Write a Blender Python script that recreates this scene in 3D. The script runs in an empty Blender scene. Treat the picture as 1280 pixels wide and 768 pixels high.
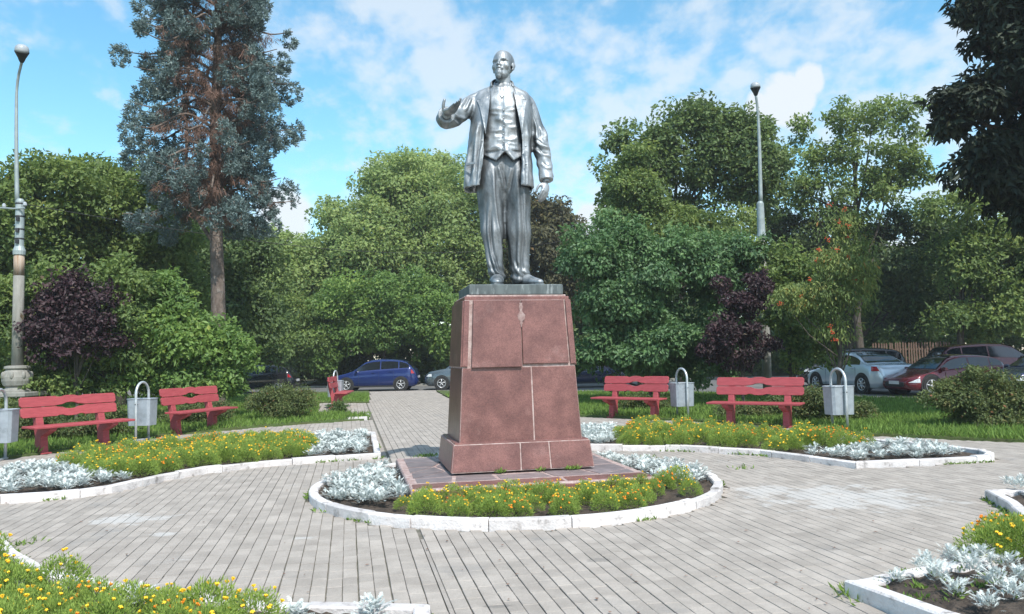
import bpy, bmesh, math, random
import numpy as np
from mathutils import Vector, Matrix, noise
from mathutils.geometry import tessellate_polygon
random.seed(7)
R = math.radians
SC = bpy.context.scene
COL = SC.collection

# ------------------------------------------------------------------ camera
F = 1000.0                      # focal length in pixels of the 1280 px wide photograph
HCAM = 1.6
PITCH = math.atan(61.0 / F)
cam_data = bpy.data.cameras.new('camera')
cam_data.sensor_width = 36.0
cam_data.lens = 36.0 * F / 1280.0
cam_data.clip_start = 0.05
cam_data.clip_end = 3000
cam = bpy.data.objects.new('camera', cam_data)
COL.objects.link(cam)
cam.location = (0, 0, HCAM)
ROLL = math.atan(0.021)          # the photograph is tilted a little
cam.rotation_euler = (Matrix.Rotation(math.pi / 2 + PITCH, 3, 'X') @ Matrix.Rotation(-ROLL, 3, 'Z')).to_euler()
SC.camera = cam

# ------------------------------------------------------------------ sun, sky, exposure
SUN_AZ = R(22)                  # to the right of straight behind the camera
SUN_EL = R(51)
sun_vec = Vector((math.sin(SUN_AZ) * math.cos(SUN_EL), -math.cos(SUN_AZ) * math.cos(SUN_EL), math.sin(SUN_EL)))
sl = bpy.data.lights.new('sun', 'SUN')
sl.energy = 4.6
sl.angle = R(0.55)
sl.color = (1.0, 0.965, 0.91)
so = bpy.data.objects.new('sun', sl)
COL.objects.link(so)
so.rotation_euler = (-sun_vec).to_track_quat('-Z', 'Y').to_euler()
SC.view_settings.view_transform = 'Standard'
SC.view_settings.look = 'None'
SC.view_settings.exposure = 0.2
SC.view_settings.gamma = 1.0
SC.view_settings.use_curve_mapping = False


def ray(px, py):
    u, v = (px - 640.0) / F, (384.0 - py) / F
    x = u * math.cos(ROLL) + v * math.sin(ROLL)
    z = -u * math.sin(ROLL) + v * math.cos(ROLL)
    cp, sp = math.cos(PITCH), math.sin(PITCH)
    return Vector((x, cp - sp * z, sp + cp * z))


def at(px, py, z=0.0):
    d = ray(px, py)
    t = (z - HCAM) / d.z
    return Vector((d.x * t, d.y * t, z))


def atY(px, py, Y):
    d = ray(px, py)
    t = Y / d.y
    return Vector((d.x * t, Y, HCAM + d.z * t))


# world with NISHITA sky and clouds
world = bpy.data.worlds.new('World')
SC.world = world
world.use_nodes = True
wn = world.node_tree
wn.nodes.clear()


def nd(tree, typ, **kw):
    n = tree.nodes.new(typ)
    for k, v in kw.items():
        if k.startswith('i_'):
            key = k[2:]
            n.inputs[int(key) if key.isdigit() else key].default_value = v
        else:
            setattr(n, k, v)
    return n


def math_n(tree, op, a, b=None, c=None, clamp=False):
    n = tree.nodes.new('ShaderNodeMath')
    n.operation = op
    n.use_clamp = clamp
    for i, v in enumerate((a, b, c)):
        if v is None:
            continue
        if isinstance(v, (int, float)):
            n.inputs[i].default_value = v
        else:
            tree.links.new(v, n.inputs[i])
    return n.outputs[0]


def smooth_n(tree, v, a, b):
    n = tree.nodes.new('ShaderNodeMapRange')
    n.interpolation_type = 'SMOOTHSTEP'
    tree.links.new(v, n.inputs[0])
    n.inputs[1].default_value = a
    n.inputs[2].default_value = b
    return n.outputs[0]


def build_world():
    L = wn.links.new
    out = nd(wn, 'ShaderNodeOutputWorld')
    bg = nd(wn, 'ShaderNodeBackground')
    bg.inputs[1].default_value = 0.12
    L(bg.outputs[0], out.inputs[0])
    sky = nd(wn, 'ShaderNodeTexSky')
    sky.sky_type = 'NISHITA'
    sky.sun_disc = False
    sky.sun_elevation = SUN_EL
    sky.sun_rotation = math.pi - SUN_AZ
    sky.altitude = 150
    sky.air_density = 1.0
    sky.dust_density = 0.6
    sky.ozone_density = 1.6
    tc = nd(wn, 'ShaderNodeTexCoord')
    sep = nd(wn, 'ShaderNodeSeparateXYZ')
    L(tc.outputs['Generated'], sep.inputs[0])
    zz = math_n(wn, 'ADD', math_n(wn, 'MAXIMUM', sep.outputs[2], 0.0), 0.36)
    cx = math_n(wn, 'DIVIDE', sep.outputs[0], zz)
    cy = math_n(wn, 'DIVIDE', sep.outputs[1], zz)
    comb = nd(wn, 'ShaderNodeCombineXYZ')
    L(cx, comb.inputs[0]); L(cy, comb.inputs[1])
    n1 = nd(wn, 'ShaderNodeTexNoise', i_Scale=2.3, i_Detail=7.0, i_Roughness=0.55, i_Distortion=0.1)
    mp1 = nd(wn, 'ShaderNodeMapping')
    mp1.inputs['Location'].default_value = (3.2, 1.7, 0)
    mp1.inputs['Scale'].default_value = (1.5, 1.15, 1)
    mp1.inputs['Rotation'].default_value = (0, 0, 0.4)
    L(comb.outputs[0], mp1.inputs[0]); L(mp1.outputs[0], n1.inputs[0])
    n2 = nd(wn, 'ShaderNodeTexNoise', i_Scale=9.0, i_Detail=6.0, i_Roughness=0.55, i_Distortion=0.1)
    L(mp1.outputs[0], n2.inputs[0])
    # more cloud to the right of and above the statue, thinner to the left
    drift = smooth_n(wn, cx, -0.85, -0.05)
    s = math_n(wn, 'ADD', math_n(wn, 'MULTIPLY', n1.outputs[0], 0.50), math_n(wn, 'MULTIPLY', n2.outputs[0], 0.50))
    s = math_n(wn, 'ADD', s, math_n(wn, 'MULTIPLY', drift, 0.115))
    cl = smooth_n(wn, s, 0.52, 0.70)
    up = smooth_n(wn, sep.outputs[2], 0.03, 0.20)
    cl = math_n(wn, 'MULTIPLY', math_n(wn, 'MULTIPLY', cl, 0.68), up)
    # cumulus heads low over the trees
    n3 = nd(wn, 'ShaderNodeTexNoise', i_Scale=14.0, i_Detail=6.0, i_Roughness=0.55)
    L(tc.outputs['Generated'], n3.inputs[0])
    tot = None
    for (px, py, rr, sx, rot) in ((364, 280, 0.043, 1.0, 0), (738, 272, 0.032, 1.0, 0), (985, 128, 0.036, 1.0, 0),
                                  (1012, 100, 0.02, 1.0, 0), (950, 138, 0.022, 1.0, 0), (1120, 330, 0.05, 1, 0), (200, 380, .09, 1, 0)):
        d = ray(px, py).normalized()
        vm = nd(wn, 'ShaderNodeVectorMath', operation='DISTANCE')
        L(tc.outputs['Generated'], vm.inputs[0])
        vm.inputs[1].default_value = d
        q = math_n(wn, 'DIVIDE', vm.outputs['Value'], rr)
        q = math_n(wn, 'ADD', q, math_n(wn, 'MULTIPLY', math_n(wn, 'SUBTRACT', n3.outputs[0], 0.5), 2.2))
        m = smooth_n(wn, q, 1.15, 0.65)
        tot = m if tot is None else math_n(wn, 'MAXIMUM', tot, m)
    cl = math_n(wn, 'MAXIMUM', cl, math_n(wn, 'MULTIPLY', tot, 0.93))
    hsv = nd(wn, 'ShaderNodeHueSaturation')
    hsv.inputs['Hue'].default_value = 0.478
    hsv.inputs['Saturation'].default_value = 1.20
    hsv.inputs['Value'].default_value = 1.80
    L(sky.outputs[0], hsv.inputs['Color'])
    mix = nd(wn, 'ShaderNodeMixRGB')
    L(cl, mix.inputs[0])
    L(hsv.outputs[0], mix.inputs[1])
    mix.inputs[2].default_value = (6.6, 7.0, 7.4, 1)
    L(mix.outputs[0], bg.inputs[0])


build_world()


# ------------------------------------------------------------------ material helpers
def mat(name, c1, c2=None, scale=8.0, rough=0.75, metallic=0.0, bump=0.0, bscale=40.0, c3=None, s3=2.0, t3=(0.55, 0.7),
        coords='Object', obj_rand=0.0, spec=0.4, stretch=None, attr=None, detail=5.0):
    m = bpy.data.materials.new(name)
    m.use_nodes = True
    t = m.node_tree
    b = t.nodes['Principled BSDF']
    b.inputs['Roughness'].default_value = rough
    b.inputs['Metallic'].default_value = metallic
    b.inputs['Specular IOR Level'].default_value = spec
    L = t.links.new
    if coords == 'World':
        g = nd(t, 'ShaderNodeNewGeometry'); vec = g.outputs['Position']
    else:
        g = nd(t, 'ShaderNodeTexCoord'); vec = g.outputs['Object']
    if stretch:
        mp = nd(t, 'ShaderNodeMapping')
        mp.inputs['Scale'].default_value = stretch
        L(vec, mp.inputs[0]); vec = mp.outputs[0]
    col = None
    c2 = c2 or tuple(x * 0.8 for x in c1)
    n = nd(t, 'ShaderNodeTexNoise', i_Scale=scale, i_Detail=detail, i_Roughness=0.62)
    L(vec, n.inputs[0])
    f = smooth_n(t, n.outputs[0], 0.33, 0.67)
    mx = nd(t, 'ShaderNodeMixRGB')
    mx.inputs[1].default_value = (*c1, 1); mx.inputs[2].default_value = (*c2, 1)
    L(f, mx.inputs[0]); col = mx.outputs[0]
    if c3:
        n3 = nd(t, 'ShaderNodeTexNoise', i_Scale=s3, i_Detail=6.0, i_Roughness=0.65)
        L(vec, n3.inputs[0])
        f3 = smooth_n(t, n3.outputs[0], t3[0], t3[1])
        m3 = nd(t, 'ShaderNodeMixRGB')
        L(f3, m3.inputs[0]); L(col, m3.inputs[1]); m3.inputs[2].default_value = (*c3, 1)
        col = m3.outputs[0]
    if obj_rand > 0 or attr:
        if attr:
            a = nd(t, 'ShaderNodeAttribute', attribute_name=attr); rnd = a.outputs['Fac']; amt = obj_rand or 0.25
        else:
            a = nd(t, 'ShaderNodeObjectInfo'); rnd = a.outputs['Random']; amt = obj_rand
        v = math_n(t, 'ADD', math_n(t, 'MULTIPLY', rnd, 2 * amt), 1 - amt)
        h = nd(t, 'ShaderNodeHueSaturation')
        L(v, h.inputs['Value']); L(col, h.inputs['Color']); col = h.outputs[0]
    L(col, b.inputs['Base Color'])
    if bump:
        nb = nd(t, 'ShaderNodeTexNoise', i_Scale=bscale, i_Detail=4.0)
        L(vec, nb.inputs[0])
        bp = nd(t, 'ShaderNodeBump', i_Strength=min(1.0, bump), i_Distance=0.02)
        L(nb.outputs[0], bp.inputs['Height'])
        L(bp.outputs[0], b.inputs['Normal'])
    return m


def leaf_mat(name, ca, cb, cc=None, trans=0.35, rough=0.45, gloss=0.10):
    """ca dark, cb light (by the leaf's own tint), cc a rarer tone"""
    m = bpy.data.materials.new(name)
    m.use_nodes = True
    t = m.node_tree
    t.nodes.clear()
    L = t.links.new
    out = nd(t, 'ShaderNodeOutputMaterial')
    a = nd(t, 'ShaderNodeAttribute', attribute_name='tint')
    rp = nd(t, 'ShaderNodeValToRGB')
    e = rp.color_ramp.elements
    e[0].position = 0.0; e[0].color = (*ca, 1)
    e[1].position = 0.85; e[1].color = (*cb, 1)
    if cc:
        x = e.new(0.97); x.color = (*cc, 1)
    L(a.outputs['Fac'], rp.inputs[0])
    d = nd(t, 'ShaderNodeBsdfDiffuse'); L(rp.outputs[0], d.inputs[0])
    tr = nd(t, 'ShaderNodeBsdfTranslucent')
    h = nd(t, 'ShaderNodeHueSaturation'); h.inputs['Value'].default_value = 1.35; h.inputs['Hue'].default_value = 0.485
    L(rp.outputs[0], h.inputs['Color']); L(h.outputs[0], tr.inputs[0])
    m1 = nd(t, 'ShaderNodeMixShader'); m1.inputs[0].default_value = trans
    L(d.outputs[0], m1.inputs[1]); L(tr.outputs[0], m1.inputs[2])
    g = nd(t, 'ShaderNodeBsdfGlossy'); g.inputs['Roughness'].default_value = .62; gloss *= .38
    g.inputs['Color'].default_value = (0.8, 0.85, 0.8, 1)
    m2 = nd(t, 'ShaderNodeMixShader'); m2.inputs[0].default_value = gloss
    L(m1.outputs[0], m2.inputs[1]); L(g.outputs[0], m2.inputs[2])
    L(m2.outputs[0], out.inputs[0])
    return m


M = {}
M['paver'] = mat('concrete_paver', (0.405, 0.362, 0.320), (0.330, 0.293, 0.258), 3.0, 0.9, bump=0.25, bscale=120, coords='World', obj_rand=0.10,
                 c3=(0.29, 0.27, 0.25), s3=1.1, t3=(0.56, 0.75), spec=0.25)
M['paver_field'] = mat('concrete_paver_field', (0.405, 0.362, 0.320), (0.330, 0.293, 0.258), 3.0, 0.9, bump=0.25, bscale=120, coords='World',
                       attr='tint', obj_rand=0.10, c3=(0.29, 0.27, 0.25), s3=1.1, t3=(0.56, 0.75), spec=0.25)


def add_stain(m, spots, colour):
    """pale worn patches in the pavers, each with its own ragged outline"""
    t = m.node_tree; L = t.links.new
    b = t.nodes['Principled BSDF']
    src = b.inputs['Base Color'].links[0].from_socket
    g = nd(t, 'ShaderNodeNewGeometry')
    n = nd(t, 'ShaderNodeTexNoise', i_Scale=3.2, i_Detail=8.0, i_Roughness=0.7)
    L(g.outputs['Position'], n.inputs[0])
    tot = None
    for (x, y, rx, ry) in spots:
        mp = nd(t, 'ShaderNodeMapping')
        mp.inputs['Location'].default_value = (-x / rx, -y / ry, 0)
        mp.inputs['Scale'].default_value = (1 / rx, 1 / ry, 0)
        L(g.outputs['Position'], mp.inputs[0])
        vl = nd(t, 'ShaderNodeVectorMath', operation='LENGTH'); L(mp.outputs[0], vl.inputs[0])
        q = math_n(t, 'ADD', vl.outputs['Value'], math_n(t, 'MULTIPLY', math_n(t, 'SUBTRACT', n.outputs[0], 0.5), 5.5))
        s = smooth_n(t, q, 1.1, 0.5)
        tot = s if tot is None else math_n(t, 'MAXIMUM', tot, s)
    mx = nd(t, 'ShaderNodeMixRGB')
    L(math_n(t, 'MULTIPLY', tot, 0.5), mx.inputs[0]); L(src, mx.inputs[1]); mx.inputs[2].default_value = (*colour, 1)
    L(mx.outputs[0], b.inputs['Base Color'])


p1 = at(1060, 622); p2 = at(165, 648); p3 = at(748, 700)
for k in ('paver', 'paver_field'):
    add_stain(M[k], [(p1.x, p1.y, 0.9, 0.75), (p1.x - .6, p1.y + .5, .6, .3), (p2.x, p2.y, 0.35, 0.3), (at(205, 668).x, at(205, 668).y, .12, .08),
                     (at(228, 700).x, at(228, 700).y, .1, .06), (at(420, 672).x - .3, at(420, 672).y, .1, .06)], (0.58, 0.57, 0.55))
    add_stain(M[k], [(p3.x, p3.y, 0.09, 0.06), (at(620, 758).x, at(620, 758).y, .08, .03)], (0.16, 0.15, 0.14))
M['joint'] = mat('joint_sand', (0.19, 0.172, 0.148), (0.11, 0.11, 0.08), 6, 0.95, coords='World')
M['asphalt'] = mat('asphalt', (0.17, 0.165, 0.16), (0.12, 0.12, 0.118), 1.2, 0.95, bump=0.3, bscale=90, coords='World', c3=(0.22, 0.21, 0.20), s3=.5)
M['soil'] = mat('bed_soil', (0.085, 0.065, 0.050), (0.045, 0.035, 0.028), 9, 0.95, bump=1.0, bscale=45, coords='World')
M['earth'] = mat('ground_earth', (0.05, 0.06, 0.022), (0.06, 0.05, 0.03), 0.8, 0.95, coords='World')
M['turf'] = mat('turf_ground', (0.075, 0.12, 0.03), (0.09, 0.10, 0.035), 2.5, 0.95, coords='World', bump=.5, bscale=30)
M['lime'] = mat('whitewashed_kerb', (0.70, 0.665, 0.65), (0.57, 0.53, 0.515), 4, 0.85, bump=0.45, bscale=45, coords='World', c3=(0.30, 0.275, 0.26), s3=8,
                t3=(0.54, 0.70), obj_rand=0.15)
M['bench_red'] = mat('red_bench_paint', (0.40, 0.075, 0.085), (0.31, 0.056, 0.064), 6, 0.55, bump=0.15, bscale=50, stretch=(1, 6, 6), obj_rand=0.08,
                     c3=(0.56, 0.16, 0.15), s3=9, t3=(0.66, 0.8))
M['galv'] = mat('galvanised_steel', (0.42, 0.46, 0.50), (0.33, 0.365, 0.40), 7, 0.5, metallic=0.45, c3=(0.26, 0.29, 0.31), s3=4, obj_rand=0.06)
M['pipe'] = mat('silver_pipe_paint', (0.66, 0.69, 0.71), (0.52, 0.55, 0.57), 10, 0.4, metallic=0.5)
M['granite'] = mat('red_granite', (0.235, 0.108, 0.094), (0.145, 0.064, 0.057), 3.2, 0.32, coords='World', c3=(0.31, 0.180, 0.162), s3=2.1, t3=(0.55, 0.85),
                   bump=0.08, bscale=150, obj_rand=0.08, spec=0.5, detail=12)
def add_speckle(m, scale, amt):
    t = m.node_tree; L = t.links.new; b = t.nodes['Principled BSDF']
    src = b.inputs['Base Color'].links[0].from_socket
    g = nd(t, 'ShaderNodeNewGeometry'); v = nd(t, 'ShaderNodeTexVoronoi', i_Scale=scale); L(g.outputs['Position'], v.inputs[0])
    h = nd(t, 'ShaderNodeHueSaturation'); L(src, h.inputs['Color'])
    sx = nd(t, 'ShaderNodeSeparateColor'); L(v.outputs['Color'], sx.inputs[0])
    L(math_n(t, 'ADD', math_n(t, 'MULTIPLY', sx.outputs[0], 2 * amt), 1 - amt), h.inputs['Value']); L(h.outputs[0], b.inputs['Base Color'])


add_speckle(M['granite'], 120, .26); add_speckle(M['paver'], 160, .10); add_speckle(M['paver_field'], 160, .10)
M['granite_dark'] = mat('dark_granite', (0.24, 0.195, 0.195), (0.17, 0.14, 0.145), 6, 0.5, coords='World', c3=(0.24, 0.19, 0.18), s3=3, obj_rand=0.15, detail=9)
M['cap'] = mat('grey_cap_stone', (0.13, 0.155, 0.155), (0.075, 0.09, 0.092), 3.5, 0.5, coords='World', c3=(0.27, 0.30, 0.30), s3=5, t3=(.55, .7), stretch=(3, 3, .7))
M['mortar'] = mat('pale_mortar', (0.50, 0.40, 0.37), (0.33, 0.22, 0.20), 14, 0.9, coords='World', bump=0.5, bscale=60)
M['stain'] = mat('lime_run', (0.36, 0.27, 0.25), (0.26, 0.17, 0.155), 22, 0.9, coords='World')
M['concrete'] = mat('grey_concrete', (0.31, 0.30, 0.27), (0.23, 0.225, 0.20), 5, 0.9, coords='World', bump=0.4, bscale=50, c3=(0.22, 0.22, 0.2), s3=2.0,
                    t3=(0.58, 0.7), stretch=(2, 2, .5))
M['rust_stain'] = mat('rust_streaked_concrete', (0.42, 0.35, 0.28), (0.30, 0.19, 0.12), 7, 0.9, coords='World', stretch=(3, 3, .25))
M['lamp_paint'] = mat('grey_lamp_paint', (0.36, 0.41, 0.41), (0.28, 0.33, 0.33), 6, 0.5, metallic=0.2)
M['dark_metal'] = mat('dark_metal', (0.05, 0.05, 0.055), (0.03, 0.03, 0.032), 6, 0.5, metallic=.3)
M['lamp_glass'] = mat('frosted_lamp_cover', (0.42, 0.45, 0.47), (0.34, 0.37, 0.39), 6, 0.12, spec=.8)
M['bark'] = mat('grey_bark', (0.12, 0.10, 0.08), (0.06, 0.05, 0.04), 6, 0.95, bump=1, bscale=20, stretch=(3, 3, .6))
M['bark_spruce'] = mat('spruce_bark', (0.19, 0.15, 0.125), (0.10, 0.075, 0.06), 5, 0.95, bump=1, bscale=25, c3=(0.27, 0.24, 0.21), s3=3, stretch=(2, 2, 1))
M['wood'] = mat('weathered_shaded_picket', (0.17, 0.11, 0.08), (0.12, 0.08, 0.06), 8, 0.9)  # wood darkened: the shade around the fence is put into its colour
M['wire'] = mat('black_wire', (0.04, 0.04, 0.04), (0.03, 0.03, 0.03), 5, 0.7)

# silver paint of the statue
def silver_mat(name='silver_statue_paint', dark=1.0):
    m = bpy.data.materials.new(name)
    m.use_nodes = True
    t = m.node_tree; L = t.links.new
    b = t.nodes['Principled BSDF']
    g = nd(t, 'ShaderNodeNewGeometry')
    mp = nd(t, 'ShaderNodeMapping'); mp.inputs['Scale'].default_value = (1, 1, 0.35)
    L(g.outputs['Position'], mp.inputs[0])
    n = nd(t, 'ShaderNodeTexNoise', i_Scale=4.5, i_Detail=8.0, i_Roughness=0.65)
    L(mp.outputs[0], n.inputs[0])
    rp = nd(t, 'ShaderNodeValToRGB')
    e = rp.color_ramp.elements
    e[0].position = 0.35; e[0].color = (0.15 * dark, 0.175 * dark, 0.19 * dark, 1)
    e[1].position = 0.58; e[1].color = (0.42 * dark, 0.445 * dark, 0.46 * dark, 1)
    L(n.outputs[0], rp.inputs[0])
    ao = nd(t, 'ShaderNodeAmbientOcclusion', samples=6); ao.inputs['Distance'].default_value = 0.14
    # colour darkens towards the folds of the casting
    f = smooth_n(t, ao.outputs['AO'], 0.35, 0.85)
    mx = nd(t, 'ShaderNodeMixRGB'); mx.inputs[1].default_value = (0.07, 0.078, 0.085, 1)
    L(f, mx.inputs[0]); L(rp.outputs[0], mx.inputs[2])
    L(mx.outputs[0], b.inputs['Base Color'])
    b.inputs['Metallic'].default_value = 0.62
    rr = math_n(t, 'ADD', math_n(t, 'MULTIPLY', n.outputs[0], 0.26), 0.36)
    L(rr, b.inputs['Roughness'])
    nb = nd(t, 'ShaderNodeTexNoise', i_Scale=26.0, i_Detail=5.0)
    L(g.outputs['Position'], nb.inputs[0])
    bp = nd(t, 'ShaderNodeBump', i_Strength=0.35, i_Distance=0.012)
    L(nb.outputs[0], bp.inputs['Height']); L(bp.outputs[0], b.inputs['Normal'])
    return m


M['silver'] = silver_mat()
M['silver_shaded'] = silver_mat('shaded_silver_paint', .58)       # darker silver for the trousers: the trees' dark reflection put into the colour


# ------------------------------------------------------------------ object helpers
def new_obj(name, me, parent=None):
    o = bpy.data.objects.new(name, me)
    COL.objects.link(o)
    if parent is not None:
        o.parent = parent
    return o


def tag(o, label=None, cat=None, group=None, kind=None):
    if label: o['label'] = label
    if cat: o['category'] = cat
    if group: o['group'] = group
    if kind: o['kind'] = kind
    return o


def thing(name, loc, label, cat, group=None, rz=0.0, scale=None):
    o = bpy.data.objects.new(name, None)
    COL.objects.link(o)
    o.empty_display_size = 0.2
    o.location = loc
    o.rotation_euler = (0, 0, rz)
    if scale: o.scale = scale
    return tag(o, label, cat, group)


def copy_tree(src, kids, loc, rz, scale=None, label=None, group=None):
    r = src.copy(); COL.objects.link(r)
    r.location = loc; r.rotation_euler = (0, 0, rz)
    if scale: r.scale = scale
    if label: r['label'] = label
    if group: r['group'] = group
    for k, sub in kids:
        c = k.copy(); COL.objects.link(c); c.parent = r
        for s in sub:
            d = s.copy(); COL.objects.link(d); d.parent = c
    return r


def kids_of(o):
    return [(c, list(c.children)) for c in o.children]


class MB:
    def __init__(s):
        s.v = []; s.f = []

    def add(s, vs, fs):
        b = len(s.v)
        s.v.extend([tuple(v) for v in vs])
        s.f.extend([tuple(b + i for i in f) for f in fs])
        return s

    def box(s, c, d, rot=None, taper=1.0, bev=0.0):
        x, y, z = d[0] / 2, d[1] / 2, d[2] / 2
        if bev:
            e = bev
            vs = []
            for (zz, k) in ((-z, e), (-z + e, 0), (z - e, 0), (z, e)):
                for (sx, sy) in ((-1, -1), (1, -1), (1, 1), (-1, 1)):
                    vs.append((sx * (x - k), sy * (y - k), zz))
            fs = [(3, 2, 1, 0), (12, 13, 14, 15)]
            for r_ in range(3):
                for i in range(4):
                    fs.append((r_ * 4 + i, r_ * 4 + (i + 1) % 4, r_ * 4 + 4 + (i + 1) % 4, r_ * 4 + 4 + i))
        else:
            vs = [(-x, -y, -z), (x, -y, -z), (x, y, -z), (-x, y, -z), (-x * taper, -y * taper, z), (x * taper, -y * taper, z), (x * taper, y * taper, z), (-x * taper, y * taper, z)]
            fs = [(3, 2, 1, 0), (4, 5, 6, 7), (0, 1, 5, 4), (1, 2, 6, 5), (2, 3, 7, 6), (3, 0, 4, 7)]
        out = []
        for v in vs:
            p = Vector(v)
            if rot is not None: p = rot @ p
            out.append(p + Vector(c))
        return s.add(out, fs)

    def tube(s, pts, rad, seg=8, cap=True):
        pts = [Vector(p) for p in pts]
        n = len(pts)
        if not hasattr(rad, '__len__'): rad = [rad] * n
        rings = []
        t0 = (pts[1] - pts[0]).normalized()
        ref = Vector((0, 0, 1)) if abs(t0.z) < 0.9 else Vector((1, 0, 0))
        u = t0.cross(ref).normalized()
        for i, p in enumerate(pts):
            t = (pts[min(i + 1, n - 1)] - pts[max(i - 1, 0)]).normalized()
            u = (u - t * u.dot(t)).normalized()
            w = t.cross(u)
            r = rad[i]
            if hasattr(r, '__len__'): ra, rb = r
            else: ra = rb = r
            rings.append([p + u * math.cos(a) * ra + w * math.sin(a) * rb for a in [2 * math.pi * k / seg for k in range(seg)]])
        vs = [v for r_ in rings for v in r_]
        fs = []
        for i in range(n - 1):
            for k in range(seg):
                fs.append((i * seg + k, i * seg + (k + 1) % seg, (i + 1) * seg + (k + 1) % seg, (i + 1) * seg + k))
        if cap:
            fs.append(tuple(reversed(range(seg))))
            fs.append(tuple((n - 1) * seg + k for k in range(seg)))
        return s.add(vs, fs)

    def lathe(s, prof, c=(0, 0, 0), seg=16, rz=0.0, sq=False):
        vs = []; fs = []
        n = len(prof)
        for (r, z) in prof:
            for k in range(seg):
                a = 2 * math.pi * k / seg + rz
                vs.append((c[0] + r * math.cos(a), c[1] + r * math.sin(a), c[2] + z))
        for i in range(n - 1):
            for k in range(seg):
                fs.append((i * seg + k, i * seg + (k + 1) % seg, (i + 1) * seg + (k + 1) % seg, (i + 1) * seg + k))
        fs.append(tuple(reversed(range(seg))))
        fs.append(tuple((n - 1) * seg + k for k in range(seg)))
        return s.add(vs, fs)

    def prism(s, poly, t, plane='xz', off=0.0, close=True):
        """poly 2-D outline extruded by t, centred on off along the third axis"""
        def P(a, b, c):
            return {'xz': (a, c, b), 'yz': (c, a, b), 'xy': (a, b, c)}[plane]
        n = len(poly)
        vs = [P(a, b, off - t / 2) for a, b in poly] + [P(a, b, off + t / 2) for a, b in poly]
        tri = tessellate_polygon([[Vector((a, b, 0)) for a, b in poly]])
        fs = [tuple(x) for x in tri] + [tuple(n + i for i in reversed(x)) for x in tri]
        for i in range(n):
            j = (i + 1) % n
            fs.append((i, j, n + j, n + i))
        return s.add(vs, fs)

    def ball(s, c, r, seg=12, rings=8, rot=None):
        if not hasattr(r, '__len__'): r = (r, r, r)
        vs = []
        for i in range(rings + 1):
            ph = math.pi * i / rings
            for k in range(seg):
                a = 2 * math.pi * k / seg
                p = Vector((r[0] * math.sin(ph) * math.cos(a), r[1] * math.sin(ph) * math.sin(a), r[2] * math.cos(ph)))
                if rot is not None: p = rot @ p
                vs.append(p + Vector(c))
        fs = []
        for i in range(rings):
            for k in range(seg):
                fs.append((i * seg + k, (i + 1) * seg + k, (i + 1) * seg + (k + 1) % seg, i * seg + (k + 1) % seg))
        return s.add(vs, fs)

    def mesh(s, name, m, smooth=False, fix=True):
        me = bpy.data.meshes.new(name)
        me.from_pydata(s.v, [], s.f)
        if fix:
            bm = bmesh.new(); bm.from_mesh(me)
            bmesh.ops.remove_doubles(bm, verts=bm.verts, dist=1e-5)
            bmesh.ops.recalc_face_normals(bm, faces=bm.faces)
            bm.to_mesh(me); bm.free()
        if m: me.materials.append(m)
        if smooth: me.polygons.foreach_set('use_smooth', [True] * len(me.polygons))
        return me

    def obj(s, name, m, parent=None, smooth=False, fix=True):
        return new_obj(name, s.mesh(name, m, smooth, fix), parent)


def np_mesh(name, V, Fc, m, attrs=None, smooth=False):
    """V (n,3), Fc (k,3|4)"""
    me = bpy.data.meshes.new(name)
    k, w = Fc.shape
    me.vertices.add(len(V)); me.vertices.foreach_set('co', np.ascontiguousarray(V, dtype=np.float32).ravel())
    me.loops.add(k * w); me.loops.foreach_set('vertex_index', np.ascontiguousarray(Fc, dtype=np.int32).ravel())
    me.polygons.add(k)
    me.polygons.foreach_set('loop_start', np.arange(0, k * w, w, dtype=np.int32))
    me.update(calc_edges=True)
    me.polygons.foreach_set('use_smooth', np.full(k, bool(smooth)))
    for nm, arr in (attrs or {}).items():
        a = me.attributes.new(nm, 'FLOAT', 'POINT')
        a.data.foreach_set('value', np.ascontiguousarray(arr, dtype=np.float32))
    me.materials.append(m)
    return me


def inpoly(x, y, poly):
    r = False
    j = len(poly) - 1
    for i in range(len(poly)):
        xi, yi = poly[i][0], poly[i][1]; xj, yj = poly[j][0], poly[j][1]
        if (yi > y) != (yj > y) and x < (xj - xi) * (y - yi) / (yj - yi) + xi: r = not r
        j = i
    return r


def np_inpoly(X, Y, poly):
    r = np.zeros(X.shape, bool)
    j = len(poly) - 1
    for i in range(len(poly)):
        xi, yi = poly[i][0], poly[i][1]; xj, yj = poly[j][0], poly[j][1]
        if yi != yj:
            c = ((yi > Y) != (yj > Y)) & (X < (xj - xi) * (Y - yi) / (yj - yi) + xi)
            r ^= c
        j = i
    return r


def cr(pts, n=6):
    """Catmull-Rom resampling of a list of equal-length tuples"""
    P_ = [np.array(p, float) for p in pts]
    P_ = [2 * P_[0] - P_[1]] + P_ + [2 * P_[-1] - P_[-2]]
    out = []
    for i in range(1, len(P_) - 2):
        for k in range(n):
            t = k / n
            a, b, c, d = P_[i - 1], P_[i], P_[i + 1], P_[i + 2]
            out.append(0.5 * ((2 * b) + (-a + c) * t + (2 * a - 5 * b + 4 * c - d) * t * t + (-a + 3 * b - 3 * c + d) * t ** 3))
    out.append(P_[-2])
    return out


# =================================================================== THE GROUND
TH = R(11.6)                                    # the paving, the pedestal and the beds share this heading
E1 = Vector((math.cos(TH), math.sin(TH), 0)); E2 = Vector((-math.sin(TH), math.cos(TH), 0))


def px2(poly, z=0.0):
    return [tuple(at(x, y, z).xy) for x, y in poly]


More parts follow.
